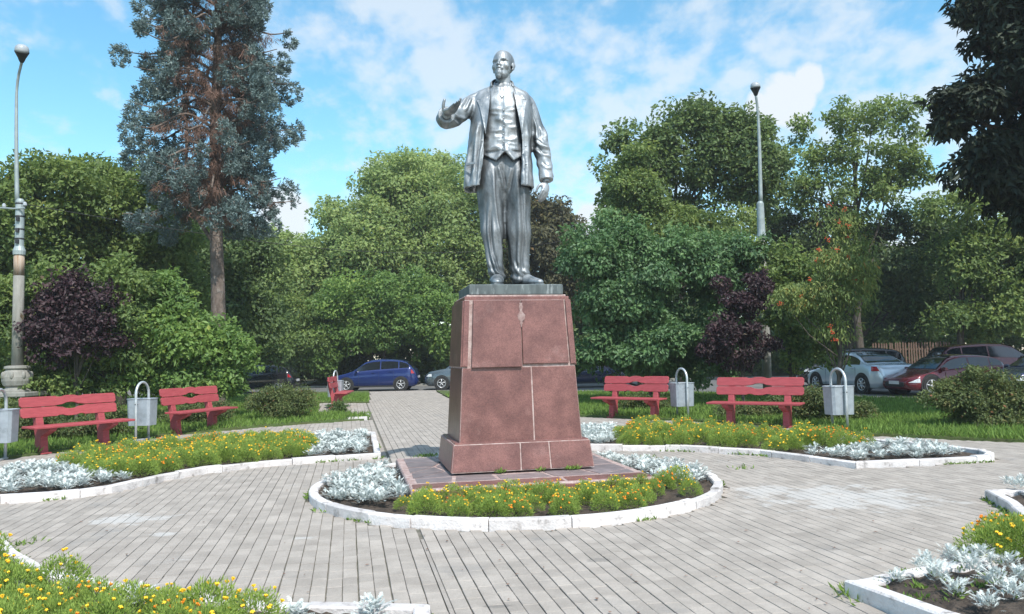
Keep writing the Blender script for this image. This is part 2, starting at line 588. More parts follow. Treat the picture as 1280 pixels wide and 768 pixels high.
def sheet(name, poly, z, m, kind='structure', parent=None, thick=0.0, seg=None):
    b = MB()
    if thick: b.prism(poly, thick, 'xy', z - thick / 2)
    else:
        tri = tessellate_polygon([[Vector((a, c, 0)) for a, c in poly]])
        b.add([(a, c, z) for a, c in poly], [tuple(t) for t in tri])
    o = b.obj(name, m, parent)
    if kind: o['kind'] = kind
    return o


big = [(-160, -60), (160, -60), (160, 260), (-160, 260)]
sheet('ground', big, -0.12, M['earth'])
road = [(-70, 22.5), (70, 22.5), (70, 48), (-70, 48)]
sheet('road', road, -0.03, M['asphalt'])
pavement = sheet('pavement', [(-16, -4), (16, -4), (16, 21.5), (-.2, 23), (-3.6, 39.6), (-8.4, 39.6), (-16, 28)], -0.014, M['joint'])

lawn_l = px2([(0, 575), (47, 569), (112, 561), (203, 546), (320, 535), (400, 529), (461, 525), (462, 520), (433, 518.5), (398, 518), (398, 504), (461, 504),
              (461, 489.5)]) + [(-60, 40.5), (-60, 5), (-12, 9)]
lawn_r = px2([(545, 489), (561, 498)]) + [(-0.25, 21.2)] + px2([(725, 521), (865, 527), (1000, 535), (1090, 545), (1280, 553.5), (1400, 559)]) + [(40, 10), (60, 22)] + \
    px2([(1500, 503), (1280, 503), (1160, 501), (1090, 500), (900, 494)])
sheet('lawn', lawn_l, 0.035, M['turf'], thick=0.06)
sheet('lawn', lawn_r, 0.035, M['turf'], thick=0.06)
# the far side of the road: kerb line and rough ground under the trees
far_kerb = MB()
for i in range(44):
    far_kerb.box((-44 + i * 2.0, 46.9, 0.02), (1.97, 0.16, 0.14), bev=.01)
o = far_kerb.obj('road_kerb', M['concrete']); tag(o, kind='structure')
sheet('verge', [(-70, 47.0), (70, 47.0), (70, 130), (-70, 130)], 0.05, M['earth'])

# ---- bed outlines (outer face of the kerb)
CB = Vector((0.0, 9.93, 0)); RB = 2.47
circle_bed = [(CB.x + RB * math.cos(a), CB.y + RB * math.sin(a)) for a in [2 * math.pi * i / 60 for i in range(60)]]
bed_lb = px2([(476, 573.5), (400, 578.5), (330, 584), (260, 592), (205, 601.5), (165, 611), (140, 617), (100, 622.5), (50, 627), (0, 630)]) + [(-6.6, 8.3), (-8.6, 8.3), (-8.9, 10.6)] + \
    px2([(-60, 604), (50, 589), (150, 574), (250, 561), (345, 551), (469, 545)])
bed_rb = px2([(716, 563), (760, 563.5), (850, 564.5), (950, 570), (1012, 578), (1070, 586), (1150, 582.5), (1240, 578), (1244, 575)]) + \
    px2([(1232, 570), (1168, 562), (1095, 555), (1000, 548), (880, 542), (790, 539), (716, 539)])
zf = 0.09
bed_lf = [(-6.3, 3.0), (-6.0, 6.4), (-5.2, 7.05)] + px2([(-10, 655), (0, 665), (22, 688), (62, 711), (125, 724), (213, 738), (340, 752), (440, 754), (537, 756.5)], zf) + [(-0.44, 4.2), (-0.36, 3.0)]
bed_rf = px2([(1055, 727), (1150, 709), (1222, 696), (1262, 676), (1285, 655), (1279, 646), (1258, 628), (1231, 613.5)], zf) + [(6.3, 8.55), (9.5, 8.3), (9.5, 3.2), (3.05, 3.2)] + px2([(1168, 768)], zf)
BEDS = [circle_bed, bed_lb, bed_rb, bed_lf, bed_rf]


def orient(poly):
    a = sum(poly[i][0] * poly[(i + 1) % len(poly)][1] - poly[(i + 1) % len(poly)][0] * poly[i][1] for i in range(len(poly)))
    return poly if a > 0 else poly[::-1]


def resample(poly, step):
    """closed outline -> stones: keeps corners, splits long edges"""
    out = []
    n = len(poly)
    for i in range(n):
        a = Vector(poly[i]); b = Vector(poly[(i + 1) % n])
        out.append(a)
    return out


def kerb(poly, root, stone=0.95, w=0.105, h=0.092, rng=random.Random(3)):
    poly = orient(poly)
    P_ = [Vector(p) for p in poly]
    n = len(P_)
    # inward offset directions with mitres
    inn = []
    for i in range(n):
        a, b, c = P_[i - 1], P_[i], P_[(i + 1) % n]
        d1 = (b - a).normalized(); d2 = (c - b).normalized()
        n1 = Vector((-d1.y, d1.x)); n2 = Vector((-d2.y, d2.x))
        m_ = (n1 + n2)
        m_ = m_ / max(0.35, m_.dot(n1)) if m_.length > 1e-4 else n1
        inn.append(m_)
    # dense points with arclength; stones break every `stone` metres and at sharp corners
    pts = []
    for i in range(n):
        a, b = P_[i], P_[(i + 1) % n]
        L_ = (b - a).length
        k = max(1, int(round(L_ / 0.22)))
        d1 = (P_[i] - P_[i - 1]).normalized(); d2 = (b - a).normalized()
        sharp = d1.dot(d2) < 0.80
        for j in range(k):
            t = j / k
            pts.append((a.lerp(b, t), inn[i].lerp(inn[(i + 1) % n], t) if True else None, sharp and j == 0))
    N = len(pts)
    start = next((i for i in range(N) if pts[i][2]), 0)
    pts = pts[start:] + pts[:start] + [pts[start]]
    cur = [pts[0]]; acc = 0; tgt = stone * rng.uniform(.8, 1.2)
    stones = []
    for i in range(1, len(pts)):
        acc += (pts[i][0] - pts[i - 1][0]).length
        cur.append(pts[i])
        if acc >= tgt or pts[i][2] or i == len(pts) - 1:
            stones.append(cur); cur = [pts[i]]; acc = 0; tgt = stone * rng.uniform(.7, 1.25)
    for st in stones:
        if len(st) < 2: continue
        dz = rng.uniform(-.012, .012); e = 0.012; off = rng.uniform(-.008, .008)
        vs = []; fs = []
        m_ = len(st)
        for j, (p, q, s_) in enumerate(st):
            if j == 0: p = p + (st[1][0] - p).normalized() * 0.005
            if j == m_ - 1: p = p - (p - st[j - 1][0]).normalized() * 0.005
            p = p + q * off
            o1 = p; o2 = p + q * w
            vs += [(o1.x, o1.y, -0.03), (o1.x, o1.y, h - e + dz), (o1.x + q.x * e, o1.y + q.y * e, h + dz), (o2.x - q.x * e, o2.y - q.y * e, h + dz), (o2.x, o2.y, h - e + dz), (o2.x, o2.y, -0.03)]
        for j in range(m_ - 1):
            for k in range(5):
                fs.append((j * 6 + k, j * 6 + k + 1, j * 6 + 7 + k, j * 6 + 6 + k))
        fs.append(tuple(range(6))); fs.append(tuple(reversed([(m_ - 1) * 6 + k for k in range(6)])))
        MB().add(vs, fs).obj('kerb_stone', M['lime'], root)


def soil(poly, root, cell=0.07, base=0.055, amp=0.05):
    xs = [p[0] for p in poly]; ys = [p[1] for p in poly]
    x0, x1, y0, y1 = min(xs), max(xs), min(ys), max(ys)
    nx = int((x1 - x0) / cell) + 2; ny = int((y1 - y0) / cell) + 2
    X, Y = np.meshgrid(x0 + np.arange(nx) * cell, y0 + np.arange(ny) * cell)
    inside = np_inpoly(X + cell / 2, Y + cell / 2, poly)
    rs = np.random.RandomState(5)
    Z = base + amp * (rs.rand(ny, nx) - .5) * .9 + .02 * np.sin(X * 3.1 + Y * 2.3)
    idx = np.arange(nx * ny).reshape(ny, nx)
    f = []
    for j in range(ny - 1):
        for i in range(nx - 1):
            if inside[j, i]: f.append((idx[j, i], idx[j, i + 1], idx[j + 1, i + 1], idx[j + 1, i]))
    V = np.stack([X.ravel(), Y.ravel(), Z.ravel()], 1)
    me = np_mesh('soil', V, np.array(f), M['soil'], smooth=False)
    return new_obj('soil', me, root)


bed_defs = [('round flower bed with whitewashed kerb around the pedestal', circle_bed, .55),
            ('long curved flower bed with white kerb in front of the left benches', bed_lb, .75),
            ('long pointed flower bed with white kerb in front of the right benches', bed_rb, .75),
            ('nearest flower bed at lower left, thick with orange marigolds behind its white kerb', bed_lf, .8),
            ('nearest flower bed at lower right with open dark soil and silver plants', bed_rf, .8)]
for lab, poly, st in bed_defs:
    rt = thing('flower_bed', (0, 0, 0), lab, 'flower bed')
    kerb(poly, rt, st)
    # the soil stops half-way under the kerb
    op = orient(poly)
    cxm = sum(p[0] for p in op) / len(op); cym = sum(p[1] for p in op) / len(op)
    n = len(op); ip = []
    for i in range(n):
        a, b, c = Vector(op[i - 1]), Vector(op[i]), Vector(op[(i + 1) % n])
        d1 = (b - a).normalized(); d2 = (c - b).normalized()
        q = Vector((-d1.y, d1.x)) + Vector((-d2.y, d2.x))
        q = q / max(.35, q.dot(Vector((-d1.y, d1.x))))
        ip.append((b.x + q.x * .055, b.y + q.y * .055))
    soil(ip, rt, base=0.04 if poly is not bed_rf else 0.055)

# ---- pavers: 10 x 20 cm concrete blocks laid in straight courses along E2
rng = np.random.RandomState(11)
W_, L_ = 0.110, 0.214
G0 = at(530, 710); STRIP_U = round((G0.x * E1.x + G0.y * E1.y) / W_) * W_ + W_ / 2
PH = 0.05
us = np.arange(-200, 200); cells = []
for k in range(-170, 210):
    u = k * W_ + (.036 if k * W_ > STRIP_U else 0)
    offs = rng.uniform(0, L_)
    vv = np.arange(0, 190) * L_ + offs + 1.2
    cells.append(np.stack([u + rng.uniform(-.0016, .0016) + rng.uniform(-.0013, .0013, vv.shape), vv + rng.uniform(-.0012, .0012, vv.shape)], 1))
UV = np.concatenate(cells)
Cx = UV[:, 0] * E1.x + UV[:, 1] * E2.x; Cy = UV[:, 0] * E1.y + UV[:, 1] * E2.y


def inset_ok(poly):
    r = np.zeros(Cx.shape, bool)
    for (dx, dy) in ((0, 0), (.05, 0), (-.05, 0), (0, .07), (0, -.07)):
        r |= np_inpoly(Cx + dx, Cy + dy, poly)
    return r


keep = (Cy > 3.3) & (np.abs(Cx) < 13.5) & (Cy < 39.3) & (np.abs(Cx) < Cy * 0.70 + 0.6)
for b in BEDS: keep &= ~np_inpoly(Cx, Cy, b)
for b in (lawn_l, lawn_r): keep &= ~inset_ok(b)
keep &= ~((Cy > 22) & (Cx > .1 - (Cy - 21) * .2))
keep &= ~((Cy > 27) & (Cx < -9))
Cx, Cy, UV = Cx[keep], Cy[keep], UV[keep]
ord_ = np.argsort(np.hypot(Cx, Cy))
# pixel positions, to find the blocks inside the frame
dd = Cy * math.cos(PITCH) + (0 - HCAM) * math.sin(PITCH)
pxs = 640 + F * Cx / dd
pys = 384 - F * (-Cy * math.sin(PITCH) + (0 - HCAM) * math.cos(PITCH)) / dd
inframe = (pxs > 0) & (pxs < 1280) & (pys < 768)
near = [i for i in ord_ if inframe[i]][:300]
near_set = np.zeros(len(Cx), bool); near_set[near] = True


def paver_mesh(seed):
    r_ = random.Random(seed)
    a, b = W_ / 2 - .0035, L_ / 2 - .0018
    e = .003
    j = [r_.uniform(-.0006, .0006) for _ in range(4)]
    mb = MB()
    vs = [(-a, -b, -PH), (a, -b, -PH), (a, b, -PH), (-a, b, -PH),
          (-a, -b, -e + j[0]), (a, -b, -e + j[1]), (a, b, -e + j[2]), (-a, b, -e + j[3]),
          (-a + e, -b + e, j[0]), (a - e, -b + e, j[1]), (a - e, b - e, j[2]), (-a + e, b - e, j[3])]
    fs = [(8, 9, 10, 11)]
    for q in (0, 4):
        for i in range(4): fs.append((q + i, q + (i + 1) % 4, q + 4 + (i + 1) % 4, q + 4 + i))
    return mb.add(vs, fs).mesh('paver', M['paver'], fix=False)


pm = [paver_mesh(i) for i in range(8)]
for i in near:
    o = bpy.data.objects.new('paver', pm[rng.randint(8)]); COL.objects.link(o); o.parent = pavement
    o.location = (Cx[i], Cy[i], rng.uniform(-.0007, .0007)); o.rotation_euler = (rng.uniform(-.003, .003), rng.uniform(-.006, .006), TH + rng.uniform(-.008, .008))
rest = ~near_set
cx_, cy_ = Cx[rest], Cy[rest]
n = len(cx_)
a, b, e = W_ / 2 - .0035, L_ / 2 - .0018, .003
tmpl = np.array([(-a, -b, -.04), (a, -b, -.04), (a, b, -.04), (-a, b, -.04), (-a, -b, 0), (a, -b, 0), (a, b, 0), (-a, b, 0)])
ft = np.array([(4, 5, 6, 7), (0, 1, 5, 4), (1, 2, 6, 5), (2, 3, 7, 6), (3, 0, 4, 7)])
an = TH + rng.uniform(-.008, .008, n)
V = np.zeros((n, 8, 3))
V[:, :, 0] = tmpl[None, :, 0] * np.cos(an)[:, None] - tmpl[None, :, 1] * np.sin(an)[:, None] + cx_[:, None]
V[:, :, 1] = tmpl[None, :, 0] * np.sin(an)[:, None] + tmpl[None, :, 1] * np.cos(an)[:, None] + cy_[:, None]
V[:, :, 2] = tmpl[None, :, 2] + rng.uniform(-.0006, .0006, n)[:, None]
V[:, 4:, 2] += rng.uniform(-.0005, .0005, (n, 4))
Fp = (ft[None] + (np.arange(n) * 8)[:, None, None]).reshape(-1, 4)
o = new_obj('paver_field', np_mesh('paver_field', V.reshape(-1, 3), Fp, M['paver_field'], {'tint': np.repeat(rng.rand(n), 8)}), pavement)
o['kind'] = 'stuff'
print('pavers', n, 'near', len(near))

# the narrow filler strip between two courses
st_ = MB()
v_ = 4.2
while v_ < 7.2:
    c_ = E1 * (STRIP_U + .018) + E2 * v_
    if not inpoly(c_.x, c_.y, circle_bed) and not inpoly(c_.x, c_.y, bed_lf):
        st_.box((c_.x, c_.y, -.0205), (.029, .395, .04), rot=Matrix.Rotation(TH, 3, 'Z'))
    v_ += .40
fs_ = st_.obj('filler_strip', M['paver'], pavement); fs_['kind'] = 'stuff'

# two little pieces of white kerb at the corners of the left lawn
kq = thing('lawn_kerb', (0, 0, 0), 'short white kerb stones at the corner of the left lawn beside the path', 'kerb')
for (x, y, a_, l_) in ((460, 521.5, TH + R(90), .8), (447, 525.5, R(10), .5)):
    p = at(x, y)
    b_ = MB().box((0, 0, 0.03), (l_, .09, .12), bev=.008).obj('kerb_stone', M['lime'], kq)
    b_.location = p; b_.rotation_euler = (0, 0, a_)


# =================================================================== PLATFORM AND PEDESTAL
PC = Vector((-0.035, 10.32, 0))
ZP = 0.20


def loc(o, u, v, z):
    return Vector((o.x + E1.x * u + E2.x * v, o.y + E1.y * u + E2.y * v, z))


plat = thing('stone_platform', PC, 'low granite platform of dark crazy slabs under the pedestal', 'platform', rz=TH)
HW = 1.39
MB().box((0, 0, ZP / 2 - .01), (HW * 2 + .01, HW * 2 + .01, ZP - .012), bev=.012).obj('core', M['mortar'], plat)
rs = random.Random(21)
# fascia slabs
for side in range(4):
    ang = side * math.pi / 2
    cuts = [-HW, -.55 + rs.uniform(-.2, .2), .42 + rs.uniform(-.2, .2), HW]
    for i in range(3):
        a, b = cuts[i] + .012, cuts[i + 1] - .012
        o = MB().box(((a + b) / 2, -HW + .004, ZP / 2 - .02), (b - a, .035, ZP - .03), bev=.006).obj('fascia_slab', M['granite'] if side == 0 else M['granite_dark'], plat)
        o.rotation_euler = (0, 0, ang)
        o.location = (0, 0, rs.uniform(-.004, .004))
# broad rim slabs along the front edge, reddish
cuts = [-HW, -.95, -.25, .35, .62, HW]
for i in range(5):
    a, b = cuts[i] + .02, cuts[i + 1] - .02
    sk = rs.uniform(-.03, .03)
    poly = [(a, -HW + .07), (b, -HW + .07), (b + sk, -HW + .36), (a + sk * .5, -HW + .36)]
    MB().prism(poly, .02, 'xy', ZP - .021 + rs.uniform(-.002, .002)).obj('top_slab', M['granite'], plat)
# crazy paving elsewhere: jittered quads with wide pale joints
gx = [-HW + .07, -.88, -.35, .3, .85, HW - .07]; gy = [-HW + .42, -.62, -.15, .35, .85, HW - .07]
J = {}
for i in range(6):
    for j in range(6):
        e = 0 if i in (0, 5) or j in (0, 5) else 1
        J[i, j] = (gx[i] + rs.uniform(-.11, .11) * e, gy[j] + rs.uniform(-.10, .10) * e)
for i in range(5):
    for j in range(5):
        q = [Vector(J[i, j]), Vector(J[i + 1, j]), Vector(J[i + 1, j + 1]), Vector(J[i, j + 1])]
        c = sum(q, Vector((0, 0))) / 4
        if abs(c.x) < .5 and abs(c.y) < .4: continue
        if rs.random() < .5: tris = [[q[0], q[1], q[2]], [q[0], q[2], q[3]]]
        else: tris = [q]
        for t in tris:
            cc = sum(t, Vector((0, 0))) / len(t)
            poly = [tuple(cc + (p - cc) * (1 - .034 / max(.05, (p - cc).length))) for p in t]
            MB().prism(poly, .02, 'xy', ZP - .021 + rs.uniform(-.002, .002)).obj('top_slab', M['granite_dark'], plat)

ped = thing('pedestal', (0, 0, 0), 'tapered red granite pedestal under the silver statue', 'pedestal')
QC = Vector((-0.035, 10.50, 0))


def frustum(z0, z1, w0, d0, w1, d1):
    """returns the 4 faces as corner lists (bl, br, tr, tl) seen from outside"""
    def ring(z, w, d): return [loc(QC, -w / 2, -d / 2, z), loc(QC, w / 2, -d / 2, z), loc(QC, w / 2, d / 2, z), loc(QC, -w / 2, d / 2, z)]
    A = ring(z0, w0, d0); B = ring(z1, w1, d1)
    return [(A[i], A[(i + 1) % 4], B[(i + 1) % 4], B[i]) for i in range(4)], A, B


def facept(fc, s, t):
    return fc[0].lerp(fc[1], s).lerp(fc[3].lerp(fc[2], s), t)


def slab(fc, s0, s1, t0, t1, name, m, out=0.0, th=.03, gap=.0085):
    n = (fc[1] - fc[0]).cross(fc[3] - fc[0]).normalized()
    wd = (fc[1] - fc[0]).length; ht = (fc[3] - fc[0]).length
    gs, gt = gap / wd, gap / ht
    c = [facept(fc, s0 + gs, t0 + gt), facept(fc, s1 - gs, t0 + gt), facept(fc, s1 - gs, t1 - gt), facept(fc, s0 + gs, t1 - gt)]
    cen = sum(c, Vector()) / 4
    e = .005
    inner = [p + n * (out - th) for p in c]; mid = [p + n * (out - e) for p in c]
    front = [p + (cen - p).normalized() * e * 1.4 + n * out for p in c]
    fs = [(8, 9, 10, 11), (3, 2, 1, 0)]
    for q in (0, 4):
        for i in range(4): fs.append((q + i, q + (i + 1) % 4, q + 4 + (i + 1) % 4, q + 4 + i))
    return MB().add(inner + mid + front, fs).obj(name, m, ped)


def core(A, B, ins, z0=None):
    cA = sum(A, Vector()) / 4; cB = sum(B, Vector()) / 4
    a = [p + (cA - p).normalized() * ins for p in A]; b = [p + (cB - p).normalized() * ins for p in B]
    return MB().add(a + b, [(3, 2, 1, 0), (4, 5, 6, 7)] + [(i, (i + 1) % 4, 4 + (i + 1) % 4, 4 + i) for i in range(4)]).obj('core', M['mortar'], ped)


Z0, Z1, Z2 = ZP + .012, 0.545, 2.30
fc1, A1, B1 = frustum(Z0, Z1, 1.78, 1.42, 1.70, 1.34)
core(A1, B1, .006)
fsplit = [[0, .48, .69, 1], [0, .5, 1], [0, .4, 1], [0, .45, 1]]
for i in range(4):
    sp = fsplit[i]
    for k in range(len(sp) - 1):
        slab(fc1[i], sp[k], sp[k + 1], 0, 1, 'plinth_slab', M['granite'], out=[.002, .007, .004][k % 3])
for (a, b, c, d) in ((-.835, .835, -.655, -.635 + .15), (-.835, .835, .5, .655), (-.835, -.70, -.48, .49), (.70, .835, -.48, .49)):
    o = MB().box(((a + b) / 2, (c + d) / 2, Z1 + .004), (b - a - .006, d - c - .006, .022), bev=.004).obj('ledge_slab', M['granite'], ped)
    o.location = QC; o.rotation_euler = (0, 0, TH)
fc2, A2, B2 = frustum(Z1, Z2, 1.545, 1.20, 1.34, 1.04)
core(A2, B2, .006)
TM = .525
f = fc2[0]
slab(f, 0, .605, 0, TM, 'shaft_slab', M['granite'])
slab(f, .605, 1, 0, TM, 'shaft_slab', M['granite'], out=.003)
slab(f, -.005, .052, TM, 1, 'corner_strip', M['granite'], out=.018)
slab(f, .075, .525, TM - .008, 1, 'shaft_slab', M['granite'], out=.040, th=.05)
slab(f, .525, .945, TM + .012, 1, 'shaft_slab', M['granite'], out=.026, th=.04)
slab(f, .955, 1.008, TM + .01, 1, 'corner_strip', M['granite'], out=.022, gap=.003)
for i in (1, 2, 3):
    f = fc2[i]
    sp = .6 if i == 2 else .5
    if i == 3:
        slab(f, 0, 1, 0, TM, 'shaft_slab', M['granite']); slab(f, 0, 1, TM, 1, 'shaft_slab', M['granite'], out=.02)
    else:
        slab(f, 0, sp, 0, TM, 'shaft_slab', M['granite']); slab(f, sp, 1, 0, TM, 'shaft_slab', M['granite'], out=.004)
        slab(f, 0, 1, TM, 1, 'shaft_slab', M['granite'], out=.02)
# pale lime run on the top joint of the front
f = fc2[0]; nrm = (f[1] - f[0]).cross(f[3] - f[0]).normalized()
sp_ = random.Random(4)
L1_ = []; L2_ = []
for k in range(13):
    t = .975 - k * .0145
    w = (.022 if k < 9 else .012) * sp_.uniform(.35, 1.7) * (1 if k < 11 else .4)
    L1_.append(facept(f, .523 - w, t) + nrm * .0445); L2_.append(facept(f, .523 + w * 1.1, t) + nrm * .0445)
vs = L1_ + L2_
o = MB().add(vs, [(k, k + 1, 14 + k, 13 + k) for k in range(12)]).obj('lime_stain', M['stain'], ped)
# top frame slab and dark cap
o = MB().box((0, 0, Z2 + .02), (1.33, 1.03, .045), bev=.006).obj('frieze_slab', M['granite'], ped); o.location = QC; o.rotation_euler = (0, 0, TH)
o = MB().box((0, 0, Z2 + .052), (1.27, .97, .028), bev=.006).obj('mortar_bed', M['mortar'], ped); o.location = QC; o.rotation_euler = (0, 0, TH)
ZC = Z2 + .065
o = MB().box((0, 0, ZC + .065), (1.20, .98, .135), bev=.012).obj('cap_slab', M['cap'], ped); o.location = QC; o.rotation_euler = (0, 0, TH)
ZS = ZC + .1325


# =================================================================== THE STATUE
YS = 10.48
ORG = Vector((atY(630, 358, YS).x, YS, ZS))
statue = thing('statue', ORG, 'silver painted statue of a bald bearded man in an open coat, one hand held out', 'statue')
S = 0.01035


def P(px, py, yo=0.0):
    return atY(px, py, YS + yo) - ORG


def fuse(mb, voxel, smooth=2, name='x', adapt=0.0):
    me = mb.mesh('tmp', None)
    o = bpy.data.objects.new('tmp', me); COL.objects.link(o)
    m = o.modifiers.new('r', 'REMESH'); m.mode = 'VOXEL'; m.voxel_size = voxel; m.use_smooth_shade = True
    if smooth:
        s = o.modifiers.new('s', 'SMOOTH'); s.iterations = smooth; s.factor = 0.5
    dg = bpy.context.evaluated_depsgraph_get()
    r = bpy.data.meshes.new_from_object(o.evaluated_get(dg))
    bpy.data.objects.remove(o, do_unlink=True); bpy.data.meshes.remove(me)
    r.name = name
    return r


def sculpt(me, fn):
    """move every vertex along its normal by fn(co, normal)"""
    n = len(me.vertices)
    co = np.empty(n * 3, np.float32); me.vertices.foreach_get('co', co); co = co.reshape(-1, 3)
    no = np.array([v.normal[:] for v in me.vertices], np.float32)
    d = fn(co, no)
    if d.ndim == 1: co = co + no * d[:, None]
    else: co = co + d
    me.vertices.foreach_set('co', co.astype(np.float32).ravel()); me.update()


def ridge(co, scale, seed=0.0, axis_scale=(1, 1, .25)):
    out = np.empty(len(co), np.float32)
    a = np.array(axis_scale) * scale
    for i, c in enumerate(co):
        v = noise.noise(Vector((c[0] * a[0] + seed, c[1] * a[1] + seed * .7, c[2] * a[2])))
        out[i] = (1 - abs(v) * 2.6)
    return out


def finish(me, name, parent, m='silver'):
    me.materials.clear(); me.materials.append(M[m])
    me.polygons.foreach_set('use_smooth', [True] * len(me.polygons))
    me.name = name
    return new_obj(name, me, parent)


def limb(mb, pts, seg=20, n=6):
    """pts: (px, py, yo, radius [, radius2])"""
    q = [tuple(P(p[0], p[1], p[2])) + (p[3], p[4] if len(p) > 4 else p[3]) for p in pts]
    r = cr(q, n)
    mb.tube([Vector(v[:3]) for v in r], [(v[3], v[4]) for v in r], seg)
    a = r[0]; mb.ball(a[:3], (a[3], a[4], min(a[3], a[4])), 12, 8) if False else None
    return mb


def loft(mb, rows, seg=36, n=5, expo=2.3):
    """rows: (py, xl, xr, yfront, yback) in photo pixels and metres"""
    r = cr(rows, n)
    vs = []; fs = []
    for (py, xl, xr, yf, yb) in r:
        a = P(xl, py, (yf + yb) / 2); b = P(xr, py, (yf + yb) / 2)
        c = (a + b) / 2; w = (b - a).length / 2; d = (yb - yf) / 2
        for k in range(seg):
            t = 2 * math.pi * k / seg
            ct, st = math.cos(t), math.sin(t)
            x = w * math.copysign(abs(ct) ** (2 / expo), ct); y = d * math.copysign(abs(st) ** (2 / expo), st)
            vs.append((c.x + x, c.y + y, c.z))
    m_ = len(r)
    for i in range(m_ - 1):
        for k in range(seg): fs.append((i * seg + k, i * seg + (k + 1) % seg, (i + 1) * seg + (k + 1) % seg, (i + 1) * seg + k))
    fs.append(tuple(range(seg))); fs.append(tuple(reversed([(m_ - 1) * seg + k for k in range(seg)])))
    return mb.add(vs, fs)


def crease(co, no, lines, front=True):
    # lines: (amplitude, width, [(px, py), ...], yo): a raised fold with a groove beside it
    d = np.zeros(len(co))
    for amp, w, pts, yo in lines:
        q = [P(x_, y_, yo) for x_, y_ in pts]
        q = cr([(v.x, v.z) for v in q], 6)
        best = np.full(len(co), 9.0); side = np.zeros(len(co)); tt = np.zeros(len(co))
        for i in range(len(q) - 1):
            a_, b_ = q[i], q[i + 1]
            ab = b_ - a_; L2_ = (ab ** 2).sum() + 1e-9
            ap = co[:, [0, 2]] - a_
            t = np.clip((ap @ ab) / L2_, 0, 1)
            v = ap - t[:, None] * ab
            r = np.sqrt((v ** 2).sum(1))
            cr_ = ab[0] * ap[:, 1] - ab[1] * ap[:, 0]
            u = r < best
            best[u] = r[u]; side[u] = np.sign(cr_[u]); tt[u] = (i + t[u]) / (len(q) - 1)
        fade = np.clip(np.minimum(tt, 1 - tt) * 5, 0, 1)
        sd_ = best * side
        g = np.exp(-(sd_ / w) ** 2) - .75 * np.exp(-((sd_ - 1.9 * w) / (w * .9)) ** 2)
        d += amp * g * fade
    if front: d *= np.clip(-no[:, 1] * 2.0 + .2, 0, 1)
    return d


# ---- trousers
tr = MB()
loft(tr, [(184, 605, 653, -.16, .17), (196, 602, 655, -.185, .20), (210, 599, 657, -.20, .22), (226, 597, 660, -.185, .22), (242, 596, 662, -.15, .21), (256, 600, 660, -.10, .18), (263, 608, 652, -.06, .12)])
loft(tr, [(200, 602, 630.5, -.17, .12), (218, 597.5, 631, -.205, .18), (236, 594.5, 631, -.22, .20), (262, 597.5, 630.5, -.21, .18), (286, 601, 630.5, -.21, .15), (310, 604.5, 630.5, -.22, .11), (330, 607, 631, -.23, .09),
          (343, 609.5, 632, -.24, .09), (353, 612, 631.5, -.23, .07)])
loft(tr, [(200, 629, 655, -.17, .12), (218, 629, 660, -.195, .2), (236, 629.5, 663, -.20, .22), (262, 630.5, 664, -.18, .21), (286, 632, 664, -.16, .20), (310, 634, 664, -.14, .19), (330, 636, 663.5, -.13, .18),
          (344, 638, 663.5, -.14, .17), (356, 639, 661, -.13, .15)])
me = fuse(tr, .014, 4)


def trouser_folds(co, no):
    z = co[:, 2]; x = co[:, 0]
    r1 = ridge(co, 5.0, 3.1, (1, .8, .16)) ** 1
    r2 = ridge(co, 9.0, 7.7, (1, .7, .45))
    low = np.clip(1 - z / .35, 0, 1)
    d = .016 * r1 + .008 * r2 * (.5 + low) - .024
    # sharp front creases and bunching over the shoes
    fx = np.array([P(617, 300, -.2).x, P(648, 300, -.15).x])
    for k in (0, 1):
        cx = fx[k] + (.03 if k == 0 else .01) * (z - .6) * (-1 if k == 0 else 1)
        d += .020 * np.exp(-((x - cx) / .022) ** 2) * (no[:, 1] < -.2) * np.clip((1.15 - z) * 4, 0, 1)
    d += low * .018 * np.sin(z * 55 + x * 14)
    # knees press forward
    kz = .72
    d += .018 * np.exp(-((z - kz) / .12) ** 2) * (no[:, 1] < 0)
    # fly seam and pocket tension lines
    d -= .010 * np.exp(-((x - P(631, 220).x) / .012) ** 2) * (z > 1.0) * (no[:, 1] < 0)
    d += crease(co, no, [(.030, .022, [(617, 205), (618, 245), (622, 280), (627, 312), (629, 335)], -.2), (.034, .024, [(612, 245), (609, 285), (613, 318), (620, 338), (628, 347)], -.22),
                         (.024, .020, [(603, 262), (605, 300), (610, 328), (619, 344)], -.2), (.022, .018, [(622, 206), (627, 222), (630, 238)], -.2),
                         (.026, .026, [(645, 212), (648, 250), (650, 290), (648, 325), (651, 348)], -.18), (.020, .02, [(657, 240), (656, 280), (660, 320)], -.15),
                         (.022, .018, [(640, 206), (635, 225), (632, 240)], -.2), (.022, .018, [(641, 325), (647, 340), (657, 347)], -.15), (.02, .016, [(612, 335), (619, 346), (628, 350)], -.24)])
    return d


sculpt(me, trouser_folds)
trousers = finish(me, 'trousers', statue, 'silver_shaded')

